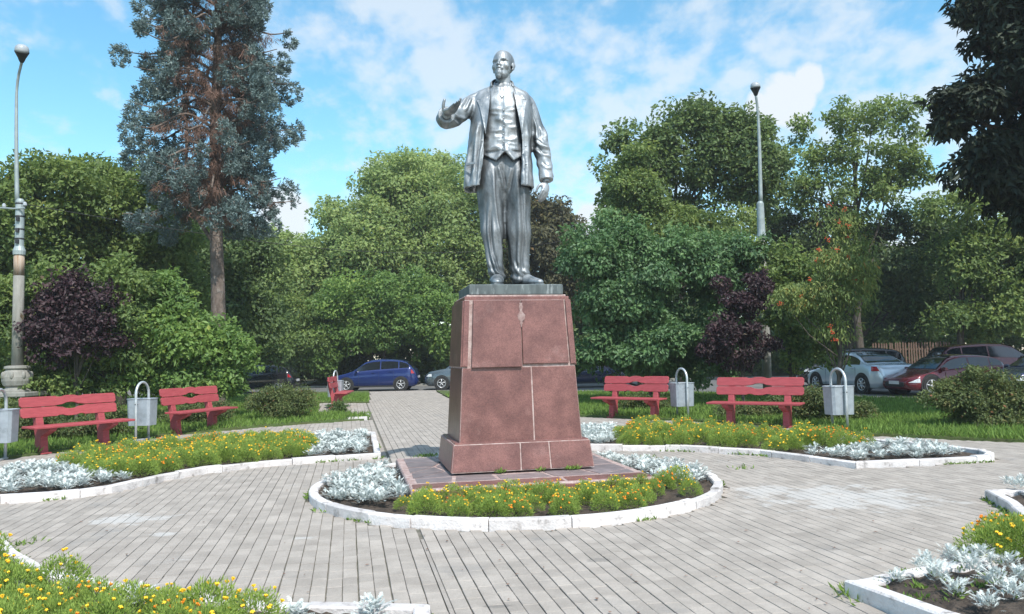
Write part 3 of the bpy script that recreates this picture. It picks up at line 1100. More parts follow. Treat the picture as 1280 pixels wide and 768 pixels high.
# ---- shoes
for (a, b, c, d, w) in (((622, 353, .06), (622, 354, -.12), (621.5, 355.5, -.30), (621.5, 356.5, -.40), .082),
                        ((650, 354, .12), (654, 354, .0), (665, 355.5, -.16), (674, 357.0, -.27), .080)):
    s = MB()
    pts = []
    for q, r_, h_ in ((a, w * .85, .09), (b, w, .11), (c, w * 1.05, .070), (d, w * .75, .045)):
        p = P(*q); p.z = h_ * .8
        pts.append(tuple(p) + (r_, h_))
    r = cr(pts, 5)
    V_ = [Vector(v[:3]) for v in r]
    s.tube(V_, [(v[3], v[4]) for v in r], 16)
    s.ball(V_[-1], (w * .74, w * .74, .045), 12, 8)
    s.ball(V_[0], (w * .84, w * .84, .09), 12, 8)
    # sole
    sole = MB()
    me = fuse(s, .010, 3)
    sculpt(me, lambda co, no: np.stack([co[:, 0] * 0, co[:, 0] * 0, np.where(co[:, 2] < .012, .012 - co[:, 2], 0)], 1))
    shoe = finish(me, 'shoe', statue)
    out = [V_[0] + (V_[0] - V_[1]).normalized() * w * .8] + V_ + [V_[-1] + (V_[-1] - V_[-2]).normalized() * w * .70]
    L_ = []; R_ = []
    for i, p in enumerate(out):
        t = (out[min(i + 1, len(out) - 1)] - out[max(i - 1, 0)]); t.z = 0; t.normalize()
        u = Vector((-t.y, t.x, 0)); ww = w * (1.04 if 0 < i < len(out) - 3 else (.45 if i in (0, len(out) - 1) else .85))
        L_.append((p.x + u.x * ww, p.y + u.y * ww)); R_.append((p.x - u.x * ww, p.y - u.y * ww))
    sole.prism(L_ + R_[::-1], .026, 'xy', .008).obj('sole', M['silver'], shoe)

# ---- waistcoat
wc = MB()
rows = [(106, 617, 638, -.08, .08), (114, 610, 645, -.15, .12), (126, 605, 650, -.20, .14), (142, 604, 653, -.225, .14), (158, 604, 654, -.225, .14), (172, 604.5, 653.5, -.215, .13),
        (184, 604, 654, -.225, .14), (192, 603.5, 654.5, -.235, .15)]
loft(wc, rows, expo=2.4)
# the two points of the front hem
for (xa, xb, xp) in ((604, 631, 620), (631, 655, 642)):
    inn_ = 631 if xa == 604 else 631
    out_ = 604 if xa == 604 else 655
    top = [P(out_, 180, -.15), P(inn_, 180, -.235), P(inn_, 189, -.25), P(xp, 200.5, -.25), P(out_, 194, -.14)]
    bk = [p + Vector((0, .13, 0)) for p in top]
    n_ = 5
    wc.add(top + bk, [(0, 1, 2, 3, 4), (9, 8, 7, 6, 5)] + [(i, 5 + i, 5 + (i + 1) % 5, (i + 1) % 5) for i in range(5)])
me = fuse(wc, .011, 3)
cxw = P(630, 150).x


def waist_folds(co, no):
    x = co[:, 0] - cxw; z = co[:, 2]
    front = np.clip(-no[:, 1] * 1.5, 0, 1)
    d = np.zeros(len(co), np.float32)
    # pull folds running out from each button, and the buttoned edge
    for k, zz in enumerate((P(630, 148).z, P(630, 158).z, P(630, 168).z, P(630, 178).z, P(630, 187).z)):
        for s_ in (-1, 1):
            zc = zz + s_ * .0 + np.abs(x) * (.14 - .06 * k)
            d += (.010 - .004 * ((k * 7 + s_) % 3 == 0)) * np.exp(-((z - zc - .025 * math.sin(k * 3 + s_ * 2)) / (.015 + .004 * (k % 2))) ** 2) * np.exp(-((np.abs(x) - .07 - .05 * ((k + s_) % 2)) / .06) ** 2) * (x * s_ > 0)
    d += .010 * ridge(co, 6, 12.0, (1, 1, 1.3))
    d += .010 * (1 / (1 + np.exp(-(x + .0) / .004)) - .5) * (np.abs(x) < .05) * (z > 1.75)
    d += .014 * np.exp(-((z - P(630, 136).z) / .10) ** 2)
    return d * front


sculpt(me, waist_folds)
waist = finish(me, 'waistcoat', statue)
for py in (138, 148, 158, 168, 178, 187):
    MB().ball(P(629.5 + .25 * math.sin(py), py, -.247), (.012, .009, .012), 10, 6).obj('button', M['silver'], waist, smooth=True)

# ---- jacket: an open shell with panels, collar and sleeves
jr = [  # py, outer left, outer right, opening left, opening right, front, back
    (108, 611, 643, 613.5, 640.5, -.03, .14), (112, 604, 650, 612.5, 641.5, -.10, .17), (119, 593, 661, 612, 643, -.16, .19), (130, 589, 664, 611, 645, -.23, .21), (146, 588, 665, 608.5, 648.5, -.265, .21),
    (160, 587, 665, 606.5, 651, -.275, .20), (175, 585, 664.5, 605.5, 652.5, -.27, .19), (192, 582.5, 664.5, 605, 653, -.27, .21), (210, 580.5, 666, 603, 653, -.285, .24),
    (226, 579, 667, 601, 652.5, -.30, .26), (237.5, 578.5, 668, 599.5, 652, -.305, .27)]
rr = cr(jr, 6)
NS = 60
G = []
for row in rr:
    py, ol, orr, il, ir, yf, yb = row
    ym = (yf + yb) / 2
    A_ = P(ol, py, ym); B_ = P(orr, py, ym); c = (A_ + B_) / 2; w = (B_ - A_).length / 2; d = (yb - yf) / 2
    ex = 2.6

    def pt(t):
        ct, st = math.cos(t), math.sin(t)
        return Vector((c.x + w * math.copysign(abs(ct) ** (2 / ex), ct), c.y + d * math.copysign(abs(st) ** (2 / ex), st), c.z))
    # solve opening angles by x
    xl = P(il, py, yf).x; xr = P(ir, py, yf).x
    def ang(x):
        q = max(-1, min(1, (x - c.x) / w)); ct = math.copysign(abs(q) ** (ex / 2), q)
        return -math.acos(ct)
    t0 = ang(xr); t1 = ang(xl) - 0.0
    # from right opening counter-clockwise round the back to the left opening
    span = (2 * math.pi + t1) - t0
    G.append([pt(t0 + span * k / NS) for k in range(NS + 1)])
jk = MB()
TK = .034
vs = []; fs = []
m_ = len(G)
for i in range(m_):
    for k in range(NS + 1): vs.append(G[i][k])
cen = [sum(G[i], Vector()) / (NS + 1) for i in range(m_)]
off = len(vs)
for i in range(m_):
    for k in range(NS + 1):
        t = (G[i][min(k + 1, NS)] - G[i][max(k - 1, 0)]).normalized(); nn = Vector((t.y, -t.x, 0))
        vs.append(G[i][k] - nn * TK)
W = NS + 1
for i in range(m_ - 1):
    for k in range(NS):
        a = i * W + k
        fs.append((a, a + 1, a + 1 + W, a + W)); fs.append((off + a, off + a + W, off + a + 1 + W, off + a + 1))
    a = i * W; fs.append((a, a + W, off + a + W, off + a)); a = i * W + NS; fs.append((a, off + a, off + a + W, a + W))
for k in range(NS):
    fs.append((k, off + k, off + k + 1, k + 1)); a = (m_ - 1) * W + k; fs.append((a, a + 1, off + a + 1, off + a))
jk.add(vs, fs)
# shoulders
limb(jk, [(606, 121, .02, .09, .11), (597, 126, .02, .105, .12), (588, 131, -.02, .115)])
limb(jk, [(648, 121, .02, .09, .11), (655, 129, .02, .105, .12), (661, 136, .02, .11)])
# sleeves
limb(jk, [(594, 130, .01, .130), (583, 135, -.08, .140), (571, 143.5, -.19, .138), (560, 149, -.30, .132), (556.5, 149, -.42, .122), (557, 147, -.52, .112), (558, 145, -.60, .104)], 26)
limb(jk, [(657, 130, .02, .112), (662, 142, .05, .115), (667, 155, .06, .114), (672.5, 170, .05, .114), (676.5, 183, .02, .117), (679, 197, -.03, .112), (681.5, 211, -.08, .100), (682.8, 223, -.12, .090)], 26)
me = fuse(jk, .012, 7)
sleeveL = P(570, 141, -.19); zb = P(630, 237).z


def jacket_folds(co, no):
    x = co[:, 0]; y = co[:, 1]; z = co[:, 2]
    skirt = np.clip((P(630, 170).z - z) / .6, 0, 1)
    d = .018 * skirt * ridge(co, 5.5, 21.0, (1, 1, .14)) + .006 * ridge(co, 7, 4.0, (1, 1, .6)) - .008 * (1 + skirt)
    # right arm of the picture: rings of cloth at the elbow
    el = P(677, 180, .02)
    g = np.exp(-(((x - el.x) / .15) ** 2 + ((z - el.z) / .30) ** 2)) * (x > P(664, 180).x)
    d += g * .011 * np.sin((z - el.z) * 30 + (x - el.x) * 26 + 2.5 * ridge(co, 2.5, 9))
    d += (x > P(668, 180).x) * (z < P(680, 190).z) * .004 * np.sin(z * 40 - x * 30 + 2 * ridge(co, 2.5, 9))
    d += crease(co, no, [(.030, .022, [(598, 150), (594, 190), (591, 234)], -.25), (.024, .02, [(588, 175), (584, 205), (582, 234)], -.2), (.020, .018, [(603, 178), (598, 205), (596, 236)], -.27),
                         (.018, .02, [(659, 150), (660, 190), (658, 234)], -.25), (.016, .016, [(655, 196), (655, 236)], -.28)])
    d += crease(co, no, [(.030, .020, [(668, 178), (676, 185), (688, 188)], 0), (.024, .018, [(668, 186), (676, 196), (689, 199)], 0), (.02, .018, [(664, 140), (670, 160), (671, 178)], 0),
                         (.018, .015, [(675, 205), (683, 212), (690, 211)], -.1), (.02, .018, [(676, 140), (681, 160), (684, 178)], 0)])
    d += crease(co, no, [(.020, .018, [(584, 122), (580, 132), (576, 140)], -.1), (.018, .016, [(590, 124), (586, 136), (583, 146)], -.05), (.026, .022, [(588, 150), (576, 152), (566, 148)], -.15),
                         (.022, .02, [(586, 156), (572, 158), (560, 155)], -.2)])
    # raised arm: folds radiating from the elbow
    g = np.clip((P(588, 140).x - x) / .1, 0, 1)
    rad = np.arctan2(z - P(556, 162, -.3).z, x - P(552, 160, -.3).x)
    d += g * .009 * np.sin(rad * 11 + y * 6) * np.clip((x - P(552, 150, -.3).x) / .12, .3, 1)
    return d


sculpt(me, jacket_folds)
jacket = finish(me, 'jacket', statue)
# lapels and collar
for s_, rows_ in ((0, [(109, 612, 617), (114, 606, 613), (119, 602, 612.5), (124, 598.5, 612.5), (125, 595.5, 612), (132, 599, 611.5), (146, 602.5, 610), (160, 605.5, 608), (167, 606.5, 607.6)]),
                  (1, [(109, 638, 643.5), (114, 642, 648), (119, 643, 652.5), (124, 644, 656), (125, 644.5, 659), (132, 645.5, 657), (146, 648.5, 655), (160, 651, 653.5), (167, 652, 653.2)])):
    lp = MB(); F_ = []; Bk = []
    q = cr(rows_, 3)
    for (py, xa, xb) in q:
        for x_ in (xa, (xa + xb) / 2, xb):
            # depth of the jacket at this spot
            tt = np.interp(py, [r_[0] for r_ in jr], [r_[5] for r_ in jr]); ol = np.interp(py, [r_[0] for r_ in jr], [r_[1] for r_ in jr]); orr = np.interp(py, [r_[0] for r_ in jr], [r_[2] for r_ in jr])
            bk = np.interp(py, [r_[0] for r_ in jr], [r_[6] for r_ in jr])
            u = ((x_ - (ol + orr) / 2) / ((orr - ol) / 2)); dd_ = (bk - tt) / 2
            yy = (tt + bk) / 2 - dd_ * (max(0, 1 - abs(u) ** 2.6)) ** (1 / 2.6)
            F_.append(P(x_, py, yy - .040 + (.006 if x_ == (xa + xb) / 2 else 0))); Bk.append(P(x_, py, yy + .02))
    n_ = len(q)
    vs = F_ + Bk; o_ = len(F_); fs = []
    for i in range(n_ - 1):
        for k in (0, 1):
            a = i * 3 + k
            fs.append((a, a + 1, a + 4, a + 3)); fs.append((o_ + a, o_ + a + 3, o_ + a + 4, o_ + a + 1))
        for k in (0, 2):
            a = i * 3 + k; fs.append((a, a + 3, o_ + a + 3, o_ + a))
    fs.append((0, 1, o_ + 1, o_)); fs.append((1, 2, o_ + 2, o_ + 1)); a = (n_ - 1) * 3
    fs.append((a, a + 1, o_ + a + 1, o_ + a)); fs.append((a + 1, a + 2, o_ + a + 2, o_ + a + 1))
    lp.add(vs, fs).obj('lapel', M['silver'], jacket, smooth=False)
# back collar round the neck
cl = MB()
ca = [P(614.5, 111, -.10), P(614, 106.5, .0), P(618, 103.5, .09), P(628, 102.5, .13), P(637, 103.5, .09), P(641, 106.5, .0), P(641, 111, -.10)]
cl.tube(ca, [(.020, .050)] * 7, 12)
finish(fuse(cl, .010, 2), 'collar', jacket)
# pocket flap and buttons of the jacket
fl = MB().box((0, 0, 0), (.13, .016, .035), bev=.006).obj('pocket_flap', M['silver'], jacket); fl.location = P(588, 205, -.285); fl.rotation_euler = (0, R(-6), R(-24))
for (x_, y_) in ((657, 183), (657.5, 205), (602.5, 176)):
    MB().ball(P(x_, y_, -.295), (.014, .010, .014), 10, 6).obj('button', M['silver'], jacket, smooth=True)
# cuffs
for pts in ([(557.5, 145.5, -.58, .111), (558.5, 143.5, -.64, .110)], [(682.3, 219.5, -.105, .096), (683, 226, -.125, .093)]):
    c_ = MB(); limb(c_, pts, 22); finish(fuse(c_, .010, 1), 'cuff', jacket)

# ---- the body: head, neck and both hands on one continuous figure
bd = MB()
# hidden inside the clothes, so that the figure is one surface
loft(bd, [(116, 607, 648, -.11, .10), (140, 608, 649, -.17, .10), (170, 609, 648, -.16, .09), (200, 607, 650, -.12, .12), (222, 606, 652, -.06, .10)])
limb(bd, [(612, 226, -.02, .11), (616, 290, -.05, .09), (621, 340, -.08, .06)]); limb(bd, [(648, 226, .0, .11), (648, 290, .0, .09), (650, 345, .0, .06)])
limb(bd, [(606, 122, .0, .09), (590, 127, -.03, .09), (570, 141, -.19, .085), (557, 147, -.33, .08), (557, 147, -.50, .065), (558.5, 143.2, -.68, .056)])
limb(bd, [(648, 122, .0, .09), (662, 132, .03, .085), (676, 178, .03, .08), (681.5, 208, -.08, .062), (683, 228, -.13, .050)])
limb(bd, [(630, 118, .02, .12), (630, 109, .025, .106), (629, 100, .01, .100), (628.5, 92, .0, .10)])
# head, built about its own centre and turned
HC = P(628.8, 83.6, -.01)
HR = Matrix.Rotation(R(-19), 3, 'Z') @ Matrix.Rotation(R(-5), 3, 'X')
hs = 1.12


def hp(x, y, z): return HC + HR @ Vector((x, y, z * 1.09)) * hs


def hb(c, r): bd.ball(hp(*c), (r[0] * hs, r[1] * hs, r[2] * hs * 1.09), 20, 14, rot=HR)


def hl(a, b, ra, rb, n=5):
    bd.tube([hp(*(np.array(a) * (1 - t) + np.array(b) * t)) for t in np.linspace(0, 1, n)], [ra * (1 - t) + rb * t for t in np.linspace(0, 1, n)], 10)


hb((0, .035, .055), (.124, .155, .132)); hb((0, -.03, .03), (.112, .12, .14)); hb((0, -.035, -.03), (.103, .115, .125)); hb((0, -.045, -.10), (.083, .09, .065))
hb((.056, -.092, -.036), (.050, .040, .045)); hb((-.056, -.092, -.036), (.050, .040, .045))
hb((.042, -.122, .034), (.044, .020, .013)); hb((-.042, -.122, .034), (.044, .020, .013)); hb((.07, -.10, .026), (.03, .02, .013)); hb((-.07, -.10, .026), (.03, .02, .013)); hb((0, -.135, .024), (.022, .02, .02))
hl((0, -.138, .018), (0, -.175, -.036), .014, .018); hb((.017, -.155, -.040), (.014, .017, .011)); hb((-.017, -.155, -.040), (.014, .017, .011)); hb((0, -.172, -.036), (.018, .018, .014))
hl((0, -.160, -.062), (.046, -.138, -.080), .019, .010); hl((0, -.160, -.062), (-.046, -.138, -.080), .019, .010)
hb((0, -.150, -.090), (.026, .018, .010)); hb((0, -.140, -.125), (.042, .038, .040)); hb((0, -.142, -.150), (.030, .030, .042))
hb((0, -.06, -.125), (.07, .075, .035))
for s_ in (-1, 1):
    hb((s_ * .122, .022, -.008), (.014, .032, .043)); hb((s_ * .130, .040, .012), (.012, .018, .028)); hb((s_ * .118, .01, -.045), (.012, .016, .014))


def palm_box(c, rot, d):
    bd.ball(c, (d[0] / 2, d[1] / 2, d[2] / 2), 16, 10, rot=rot)


def finger(pts, r0, r1):
    q = cr([tuple(p) + (r,) for p, r in zip(pts, np.linspace(r0, r1, len(pts)))], 4)
    bd.tube([Vector(v[:3]) for v in q], [v[3] for v in q], 10)
    bd.ball(q[-1][:3], q[-1][3], 8, 6)


# hanging hand: fingers loosely curled, thumb in front
w0 = P(683, 229, -.13); dn = (P(681, 243, -.18) - w0).normalized()
sd = Vector((-.72, -.7, 0)); sd = (sd - dn * sd.dot(dn)).normalized(); fr = dn.cross(sd).normalized()   # sd: across the palm (towards camera), fr: out of the palm
if fr.x > 0: fr = -fr
hand_r = Matrix((sd, fr, dn)).transposed()
pc = w0 + dn * .075 + fr * .005
# palm seen partly from the back: turn it about its long axis
def H(a, b, c): return w0 + (sd * a + fr * b + dn * c)
bd.ball(pc, (.066, .036, .088), 16, 12, rot=hand_r)
for k, (a, ln, cu) in enumerate(((.050, .125, .45), (.017, .145, .62), (-.017, .135, .78), (-.048, .11, .95))):
    p0 = H(a, 0, .125); p1 = H(a * 1.08, .018 * cu + .01, .125 + ln * .40); p2 = H(a * 1.05, .060 * cu + .012, .125 + ln * .72); p3 = H(a, .105 * cu + .012, .125 + ln * (.95 - .1 * cu))
    finger([p0, p1, p2, p3], .0185, .0135)
finger([H(.045, .01, .03), H(.085, .035, .07), H(.095, .055, .115), H(.088, .07, .15)], .021, .0155)
# raised hand: palm upward, fingers forward and a little curled, thumb up
w1 = P(558, 141.5, -.68)
tip = P(573.5, 133.5, -.93)
dn = (tip - w1).normalized(); fr = Vector((-.15, .25, .95)); fr = (fr - dn * fr.dot(dn)).normalized(); sd = dn.cross(fr).normalized()
if sd.x > 0: sd = -sd            # sd points to the thumb side (picture left)
rot = Matrix((sd, fr, dn)).transposed()
if rot.determinant() < 0: rot = Matrix((-sd, fr, dn)).transposed()


def H2(a, b, c): return w1 + sd * a + fr * b + dn * c


bd.ball(H2(0, 0, .085), (.078, .036, .10), 16, 12, rot=rot)
for k, (a, ln, cu) in enumerate(((.048, .15, .0), (.017, .165, .05), (-.016, .155, .10), (-.047, .125, .18))):
    sp_2 = a * .35
    finger([H2(a, 0, .14), H2(a + sp_2 * .12, .015 + .10 * cu, .14 + ln * .40), H2(a + sp_2 * .22, .022 + .30 * cu, .14 + ln * .74), H2(a + sp_2 * .28, .03 + .52 * cu, .14 + ln * .96)], .0190, .0140)
finger([H2(.055, .0, .04), H2(.078, .050, .06), H2(.082, .092, .075), H2(.076, .130, .085)], .025, .0185)
me = fuse(bd, .0075, 2)


def face(co, no):
    HRi = np.array(HR.transposed())
    q = (co - np.array(HC)) @ HRi.T / hs
    q[:, 2] /= 1.09
    d = np.zeros_like(co)
    fwd = np.array(HR @ Vector((0, 1, 0)))
    def g(cx, cy, cz, s): return np.exp(-(((q[:, 0] - cx) / s[0]) ** 2 + ((q[:, 1] - cy) / s[1]) ** 2 + ((q[:, 2] - cz) / s[2]) ** 2))
    amt = np.zeros(len(co))
    for s_ in (-1, 1):
        amt += .024 * g(s_ * .045, -.14, .008, (.025, .05, .014))
        amt -= .009 * g(s_ * .047, -.13, .001, (.015, .05, .0065))
        amt += .006 * g(s_ * .047, -.13, -.016, (.018, .05, .004))
        amt += .012 * g(s_ * .075, -.10, -.07, (.025, .05, .03))
        amt += .006 * g(s_ * .033, -.15, -.055, (.006, .05, .016))
        amt += .010 * g(s_ * .108, -.03, .04, (.02, .05, .04))
    amt += .009 * g(0, -.16, -.082, (.032, .05, .0045))
    amt += .010 * g(0, -.15, -.104, (.03, .05, .006))
    amt += .005 * g(0, -.15, .034, (.004, .05, .016))
    for zz in (.075, .095): amt += .0025 * g(0, -.14, zz, (.06, .06, .004))
    d += amt[:, None] * fwd[None, :]
    # combed strands in the beard
    hair = g(0, -.15, -.13, (.045, .05, .045))
    d += (hair * .004 * np.sin(q[:, 0] * 420 + np.sin(q[:, 2] * 60)))[:, None] * no
    return d


sculpt(me, face)
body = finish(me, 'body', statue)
# shirt collar and tie
sc_ = MB()
sc_.tube([P(619.5, 110.5, -.115), P(618, 106.5, -.05), P(620, 104, .05), P(629, 103, .11), P(638, 104, .05), P(639.5, 106.5, -.05), P(638, 110.5, -.115)], [(.018, .036)] * 7, 10)
finish(fuse(sc_, .008, 2), 'shirt_collar', statue)
tie = MB()
tie.prism([(-.034, .01), (.034, .01), (.024, -.045), (.040, -.15), (.0, -.215), (-.040, -.15), (-.024, -.045)], .035)
o = tie.obj('tie', M['silver'], statue); o.location = P(627.5, 110, -.150); o.rotation_euler = (R(-22), R(2), 0); o.scale = (.8, .8, .85)
bv = o.modifiers.new('b', 'BEVEL'); bv.width = .01; bv.segments = 2


# =================================================================== BENCHES
def plank(L_, lo, hi, t, hole, top):
    """outline of one back board: chamfered ends, a half oval cut out of the edge facing the other board"""
    c = .032
    h = hi - lo
    ins = [(-L_ / 2, lo + c), (-L_ / 2 + c * .8, lo)] if top else [(-L_ / 2, lo + c), (-L_ / 2 + c * .8, lo)]
    low = [(-L_ / 2, lo + c), (-L_ / 2 + c, lo)]
    upp = [(L_ / 2, hi - c), (L_ / 2 - c, hi)]
    pts = []
    if top:
        bottom = [(-.30, lo), (-.22, lo + .014), (-.16, lo + .020), (-.08, lo + .052), (0, lo + .060), (.08, lo + .052), (.16, lo + .020), (.22, lo + .014), (.30, lo)]
        topo = [(.27, hi), (.23, hi - .018), (.17, hi - .020), (.09, hi + .004), (0, hi + .008), (-.09, hi + .004), (-.17, hi - .020), (-.23, hi - .018), (-.27, hi)]
    else:
        bottom = [(-.27, lo), (-.23, lo + .018), (-.17, lo + .020), (-.09, lo - .004), (0, lo - .008), (.09, lo - .004), (.17, lo + .020), (.23, lo + .018), (.27, lo)]
        topo = [(.30, hi), (.22, hi - .014), (.16, hi - .020), (.08, hi - .052), (0, hi - .060), (-.08, hi - .052), (-.16, hi - .020), (-.22, hi - .014), (-.30, hi)]
    return [(-L_ / 2, lo + c), (-L_ / 2 + c, lo)] + bottom + [(L_ / 2 - c, lo), (L_ / 2, lo + c), (L_ / 2, hi - c), (L_ / 2 - c, hi)] + topo + [(-L_ / 2 + c, hi), (-L_ / 2, hi - c)]


def make_bench(loc_, rz, label, group=None):
    t = thing('park_bench', loc_, label, 'bench', group, rz)
    m = M['bench_red']
    tilt = Matrix.Rotation(R(-11), 4, 'X')
    for nm, lo, hi, top in (('backrest_plank', .715, .913, False), ('backrest_plank', .926, 1.125, True)):
        b = MB().prism(plank(1.86, lo, hi, .04, .1, top), .042, 'xz')
        o = b.obj(nm, m, t)
        o.matrix_local = Matrix.Translation((0, .04, .5)) @ tilt @ Matrix.Translation((0, .0, -.5))
        bv = o.modifiers.new('b', 'BEVEL'); bv.width = .006; bv.segments = 1
    for y in (-.335, -.125):
        o = MB().box((0, y, .545), (1.95, .200, .045), bev=.008).obj('seat_plank', m, t)
        o.rotation_euler = (R(1), 0, 0)
    for x in (-.60, .60):
        prof = [(.10, 0), (-.13, 0), (-.11, .10), (-.09, .34), (-.36, .46), (-.39, .515), (.02, .515), (.09, .80), (.17, 1.02), (.23, 1.02), (.20, .80), (.14, .50), (.10, .36)]
        b = MB().prism([(-p_[0] * -1, p_[1]) for p_ in prof], .135, 'yz', x)
        o = b.obj('support', m, t)
        bv = o.modifiers.new('b', 'BEVEL'); bv.width = .008; bv.segments = 1
        MB().box((x, .0, .012), (.19, .34, .03), bev=.006).obj('foot', m, o)
    return t


bench = make_bench((0, 0, 0), 0, 'x')
bk = kids_of(bench)


def place_bench(o, pa, pb, label):
    """pa, pb: ground points of the left and right supports seen from the front"""
    c = (pa + pb) / 2; d = pb - pa
    r = math.atan2(d.y, d.x)
    o.location = c; o.rotation_euler = (0, 0, r); o['label'] = label; o['group'] = 'red benches around the square'
    return o


benches = [
    (at(56, 567), at(125, 559), 'red bench at far left, in front of the lamp post with the urn base'),
    (at(217, 544), at(267.5, 537), 'red bench beneath the blue spruce, second from the left'),
    (at(764, 522), at(822, 524.5), 'red bench just to the right of the pedestal'),
    (at(911, 532), at(988, 534.5), 'red bench between the two right-hand litter bins'),
    (at(418, 511), at(418, 511) + Vector((-.10, 1.25, 0)), 'distant red bench seen end-on in front of the blue car'),
]
for i, (a, b, lab) in enumerate(benches):
    o = bench if i == 0 else copy_tree(bench, bk, (0, 0, 0), 0)
    place_bench(o, a, b, lab)
    o.location.z = 0.004
    o.scale = (1, 1, .92)


# =================================================================== LITTER BINS
def make_bin():
    t = thing('litter_bin', (0, 0, 0), 'x', 'litter bin')
    w = .22
    pts = [(-w, 0, 0), (-w, 0, .5), (-w, 0, .90)] + [(-w * math.cos(a), 0, .90 + .22 * math.sin(a)) for a in np.linspace(0, math.pi, 12)[1:-1]] + [(w, 0, .90), (w, 0, .5), (w, 0, 0)]
    MB().tube(pts, .024, 10).obj('arch_frame', M['pipe'], t, smooth=True)
    MB().box((0, 0, .015), (.50, .07, .028), bev=.004).obj('foot_bar', M['pipe'], t)
    b = MB()
    prof = [(-.17, -.19), (-.13, -.235), (.13, -.235), (.17, -.19), (.17, .19), (.13, .235), (-.13, .235), (-.17, .19)]
    n = 8; vs = []
    for z, k in ((.29, .93), (.79, 1.0), (.80, .97), (.33, .90)):
        vs += [(x * k, y * k, z) for x, y in prof]
    fs = []
    for r_ in range(3):
        for i in range(n): fs.append((r_ * n + i, r_ * n + (i + 1) % n, r_ * n + n + (i + 1) % n, r_ * n + n + i))
    fs.append(tuple(range(n))); fs.append(tuple(range(3 * n, 4 * n)))
    bucket = b.add(vs, fs).obj('bucket', M['galv'], t)
    rim = MB()
    for i in range(n):
        a = Vector((prof[i][0], prof[i][1], .80)) * 1; c = Vector((prof[(i + 1) % n][0], prof[(i + 1) % n][1], .80))
        rim.tube([Vector((a.x * 1.01, a.y * 1.01, .80)), Vector((c.x * 1.01, c.y * 1.01, .80))], .010, 6)
    rim.obj('rim', M['galv'], bucket)
    for x in (-w, w):
        MB().tube([(x - .05, 0, .70), (x + .03, 0, .70)] if x > 0 else [(x - .03, 0, .70), (x + .05, 0, .70)], .011, 6).obj('pivot', M['dark_metal'], t)
    return t


bin0 = make_bin()
bkk = kids_of(bin0)
bins = [(at(-7, 578), at(4, 575), 1.08, 'grey litter bin cut by the left edge of the picture'),
        (at(167, 552.5), at(188, 548.5), 1.08, 'grey litter bin between the two left benches'),
        (at(843.5, 523), at(864, 525.5), 1.08, 'grey litter bin between the two right benches'),
        (at(1036, 536), at(1065, 540), 1.08, 'nearest grey litter bin at the right, before the young rowan'),
        (at(414.5, 508.5), at(417, 507.5) + Vector((.1, .5, 0)), 1.08, 'small distant grey litter bin next to the end-on bench')]
for i, (a, b, sc, lab) in enumerate(bins):
    o = bin0 if i == 0 else copy_tree(bin0, bkk, (0, 0, 0), 0)
    d = b - a
    o.location = (a + b) / 2; o.rotation_euler = (0, 0, math.atan2(d.y, d.x)); o.scale = (sc, sc, sc)
    o['label'] = lab; o['group'] = 'litter bins beside the benches'
bins_loc = [((a + b) / 2) for a, b, _, _ in bins]


# =================================================================== LAMP POSTS
def lamp_head(parent, p, d):
    """a drop-shaped street lamp hanging tilted from the end of the pipe; d = direction of the arm"""
    rot = d.to_track_quat('Z', 'Y').to_matrix()
    rot = rot @ Matrix.Diagonal((.72, .72, .78))
    b = MB()
    prof = [(.06, -.02), (.10, .05), (.125, .12), (.23, .30), (.24, .34)]
    b.lathe(prof, (0, 0, 0), 16)
    h = b.obj('lamp_housing', M['dark_metal'], parent, smooth=False); h.matrix_local = Matrix.Translation(p) @ rot.to_4x4()
    g = MB().lathe([(.225, .34), (.235, .40), (.20, .50), (.12, .56), (.02, .58)], (0, 0, 0), 16).obj('lamp_cover', M['lamp_glass'], h, smooth=True)
    return h


p = at(20, 519)
LP = Vector((atY(21.5, 470, 20.5).x, 20.5, 0))
lamp = thing('lamp_post', LP, 'tall street lamp on a concrete column with an ornamental urn base at the left edge', 'street lamp')


def LZ(py): return atY(20, py, 20.5).z


bs = MB()
for (x, y) in ((-.36, -.36), (.36, -.36), (.36, .36), (-.36, .36)): bs.box((x, y, .26), (.20, .20, .56), bev=.02)
bs.obj('base_leg', M['concrete'], lamp)
MB().box((0, 0, .28), (.55, .55, .54)).obj('base_core', M['concrete'], lamp)
MB().box((0, 0, LZ(493)), (1.02, 1.02, .12), bev=.02).obj('base_slab', M['concrete'], lamp)
z0 = LZ(490)
MB().lathe([(.36, z0 - .05), (.36, z0 + .04), (.28, z0 + .07), (.25, z0 + .13), (.31, z0 + .17), (.345, z0 + .28), (.35, z0 + .38), (.31, z0 + .50), (.255, z0 + .56), (.30, z0 + .60), (.29, z0 + .65), (.20, z0 + .67)],
           seg=24).obj('urn', M['concrete'], lamp, smooth=False)
orn = MB().ball((0, 0, 0), (.05, .05, .10), 8, 6).mesh('urn_ornament', M['concrete'], True)
for k in range(8):
    a = k * math.pi / 4 + .2
    o = new_obj('urn_ornament', orn, lamp); o.location = (.33 * math.cos(a), .33 * math.sin(a), z0 + .42)
MB().lathe([(.138, z0 + .6), (.132, LZ(400)), (.122, LZ(318))], seg=18).obj('concrete_column', M['rust_stain'] if False else M['concrete'], lamp, smooth=True)
MB().lathe([(.126, LZ(345)), (.124, LZ(318))], seg=18).obj('stained_neck', M['rust_stain'], lamp, smooth=True)
MB().lathe([(.145, LZ(319)), (.15, LZ(314)), (.108, LZ(308)), (.104, LZ(252)), (.07, LZ(249))], seg=16).obj('steel_sleeve', M['lamp_paint'], lamp, smooth=False)
for py in (312, 300, 288, 272, 256):
    MB().lathe([(.112, LZ(py)), (.117, LZ(py) + .02), (.112, LZ(py) + .04)], seg=16).obj('clamp_band', M['dark_metal'], lamp)
br = MB()
for k in range(3):
    br.box((.02 + k * .004, -.13, LZ(303 - 14 * k)), (.07, .06, .10))
